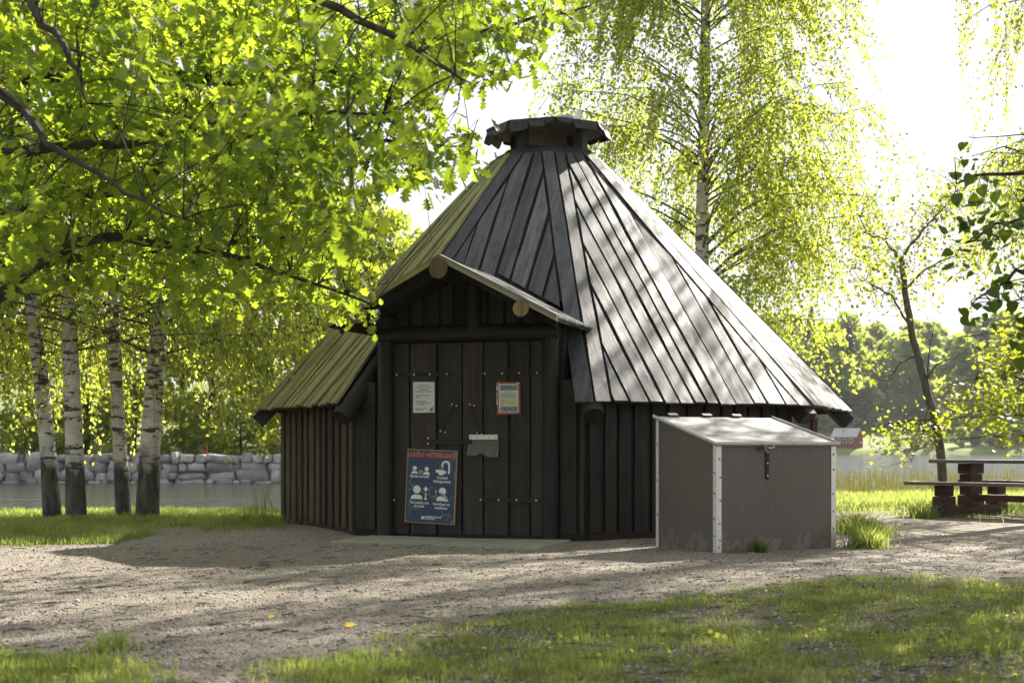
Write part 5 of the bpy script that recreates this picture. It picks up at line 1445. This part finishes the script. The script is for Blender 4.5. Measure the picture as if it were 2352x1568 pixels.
tag(scatter('low_weeds', BIRCH_T, BIRCH_F, np.stack([x, y, gheight(x, y) + rng.uniform(.008, .03, n)], 1), D_, N_, rng.uniform(.012, .032, n), M['birch_leaf'], None, 1.5), 'small round leaved weeds in the lawn', 'weeds', kind='stuff')
def tuft(cx, cy, rx, ry, n, h0, h1, label, seed, wd=.005, lean=.7):
    rng = np.random.default_rng(seed); x = rng.normal(cx, rx, n); y = rng.normal(cy, ry, n); f = np.exp(-((x - cx) / rx / 2) ** 2 - ((y - cy) / ry / 2) ** 2)
    k = ~((np.abs((x - B0.x) * bx.x + (y - B0.y) * bx.y - BW / 2) < BW / 2 + .01) & (np.abs((x - B0.x) * by.x + (y - B0.y) * by.y - BD / 2) < BD / 2 + .01)) & ((x - HC.x) ** 2 + (y - HC.y) ** 2 > 3.3 ** 2)
    h = rng.uniform(h0, h1, n) * (.4 + .6 * f); o = blades('grass_tuft', x[k], y[k], h[k], label, seed=seed, wd=wd, lean=lean); return o
tuft(3.72, 15.3, .15, .42, 800, .08, .32, 'tall grass tuft growing behind the right corner of the storage box', 31, .006)
tuft(3.22, 12.95, .10, .10, 500, .08, .30, 'grass tuft at the right front corner of the storage box', 32)
tuft(2.18, 12.52, .035, .04, 130, .08, .20, 'small grass tuft at the middle of the box front', 33)
tuft(1.98, 12.40, .06, .04, 90, .03, .08, 'tiny weeds at the left foot of the box front', 34)
tuft(-3.0, 16.0, .30, .50, 2200, .06, .19, 'grass growing at the left corner of the hut wall', 35)
tuft(-2.95, 16.9, .12, .25, 50, .25, .6, 'tall thin grass stems beside the left hut corner', 36, .003, .35)
tuft(-1.86, 6.6, .07, .08, 160, .06, .15, 'bright grass tuft near the lower left corner', 37)
tuft(5.35, 18.6, .12, .12, 350, .10, .28, 'grass tuft at the foot of the picnic table', 38)
tuft(6.0, 18.75, .25, .15, 300, .03, .09, 'low grass under the picnic table beam', 39)

def reeds(x, y, h, label, seed):
    rng = np.random.default_rng(seed); n = len(x); P0 = np.stack([x, y, np.full(n, WATER_Z - .2)], 1); P1 = P0 + np.stack([rng.normal(size=n) * .07, rng.normal(size=n) * .07, h + .2], 1)
    o = twigs_mesh('reeds', P0, P1, .012, .004, M['reed'], None, 0, 2); tag(o, label, 'reeds', kind='stuff')
rng = np.random.default_rng(3); n = 3200
x = rng.uniform(7, 22, n); y = rng.uniform(33, 52, n); k = fbm(x * .25, y * .25, 44) > .38
k &= (x / y < .385); 
reeds(x[k], y[k], rng.uniform(.2, .75, k.sum()), 'pale green reeds standing in the shallow water on the right', 5)

rng = np.random.default_rng(13)
n = 60000; d = 4.3 * (15.5 / 4.3) ** rng.random(n); x = rng.uniform(-.38, .38, n) * d; y = d; k = rng.random(n) < (1 - .8 * grass_mask(x, y)); k &= ((x - HC.x) ** 2 + (y - HC.y) ** 2 > 3.3 ** 2); x, y = x[k], y[k]; n = len(x)
OCT = np.array([(1, 0, 0), (0, 1, 0), (-1, 0, 0), (0, -1, 0), (0, 0, .7), (0, 0, -.7)], float); OF = np.array([(0, 1, 4), (1, 2, 4), (2, 3, 4), (3, 0, 4), (1, 0, 5), (2, 1, 5), (3, 2, 5), (0, 3, 5)])
sz = rng.gamma(2.0, .0016, n) + .0022; P_ = np.stack([x, y, gheight(x, y) + sz * .25], 1); j = rng.normal(1, .25, (n, 6, 1)); a = rng.uniform(0, 6.28, n); ca_, sa_ = np.cos(a)[:, None], np.sin(a)[:, None]
ox = OCT[None, :, 0] * ca_ - OCT[None, :, 1] * sa_; oy = OCT[None, :, 0] * sa_ + OCT[None, :, 1] * ca_
v_ = P_[:, None, :] + np.stack([ox, oy, np.repeat(OCT[None, :, 2], n, 0)], 2) * j * sz[:, None, None]
loops = (OF.ravel()[None, :] + (np.arange(n) * 6)[:, None]).ravel()
tag(link('gravel', np_mesh('gravel', v_.reshape(-1, 3), np.full(n * 8, 3), loops, M['pebble'])), 'loose fine gravel scattered over the yard', 'gravel', kind='stuff')
# twigs and dry leaves
n = 900; d = 4.5 * (14 / 4.5) ** rng.random(n); x = rng.uniform(-.37, .37, n) * d; k = ((x - HC.x) ** 2 + (d - HC.y) ** 2 > 3.4 ** 2); x, d = x[k], d[k]; n = len(x); a = rng.normal(0, .7, n); L = rng.gamma(1.6, .035, n) + .015
P0 = np.stack([x, d, gheight(x, d) + .006], 1); P1 = P0 + np.stack([np.cos(a) * L, np.sin(a) * L, rng.uniform(-.002, .01, n)], 1)
o = twigs_mesh('twig_litter', P0, P1, .0035, .002, M['twig'], None, .03, 2); tag(o, 'small dry twigs lying on the gravel', 'litter', kind='stuff')
n = 1500; d = 4.5 * (14 / 4.5) ** rng.random(n); x = rng.uniform(-.37, .37, n) * d; k = ((x - HC.x) ** 2 + (d - HC.y) ** 2 > 3.4 ** 2); x, d = x[k], d[k]; n = len(x)
D_ = rng.normal(size=(n, 3)) * np.array([1, 1, .15]); N_ = rng.normal(size=(n, 3)) * .35; N_[:, 2] += 1
M['litter'] = simple('dry leaf litter', (.20, .15, .085), .8, .2, 0, .5, 30)
o = scatter('leaf_litter', RH_T, RH_F, np.stack([x, d, gheight(x, d) + .008], 1), D_, N_, rng.uniform(.015, .035, n), M['litter']); tag(o, 'dry brown leaf bits strewn on the ground', 'litter', kind='stuff')
for px, py, s, lab in ((865, 1559, .058, 'single bright yellow leaf lying on the gravel in the left foreground'), (672, 1538, .035, 'small orange yellow leaf lying left of the bright yellow leaf')):
    d = EYE * F / (py / 1.0884 - HOR); xx = (px / 1.0884 - 1176) / F * d
    fl_ = scatter('fallen_leaf', LIN_T, LIN_F, np.array([[xx, d, gz(xx, d) + .012]]), np.array([[1, .3, .12]]), np.array([[0, -.4, 1.0]]), [s], M['leaf_yellow']); tag(fl_, lab, 'leaf')
print('LEAVES', cnt)

# ------------------------------------------------------------------ thin haze over the lake
def haze():
    m, t = new_mat('haze'); v_ = nd(t, 'ShaderNodeVolumePrincipled')
    v_.inputs['Color'].default_value = (.93, .96, 1.0, 1); v_.inputs['Density'].default_value = .00016; v_.inputs['Anisotropy'].default_value = 0.0
    o = nd(t, 'ShaderNodeOutputMaterial'); t.links.new(v_.outputs[0], o.inputs['Volume'])
    b = MB().box((-950, -70, -3), V((1900, 0, 0)), V((0, 1600, 0)), UP * 78).build('haze', m); tag(b, kind='stuff')
if HAZE: haze()
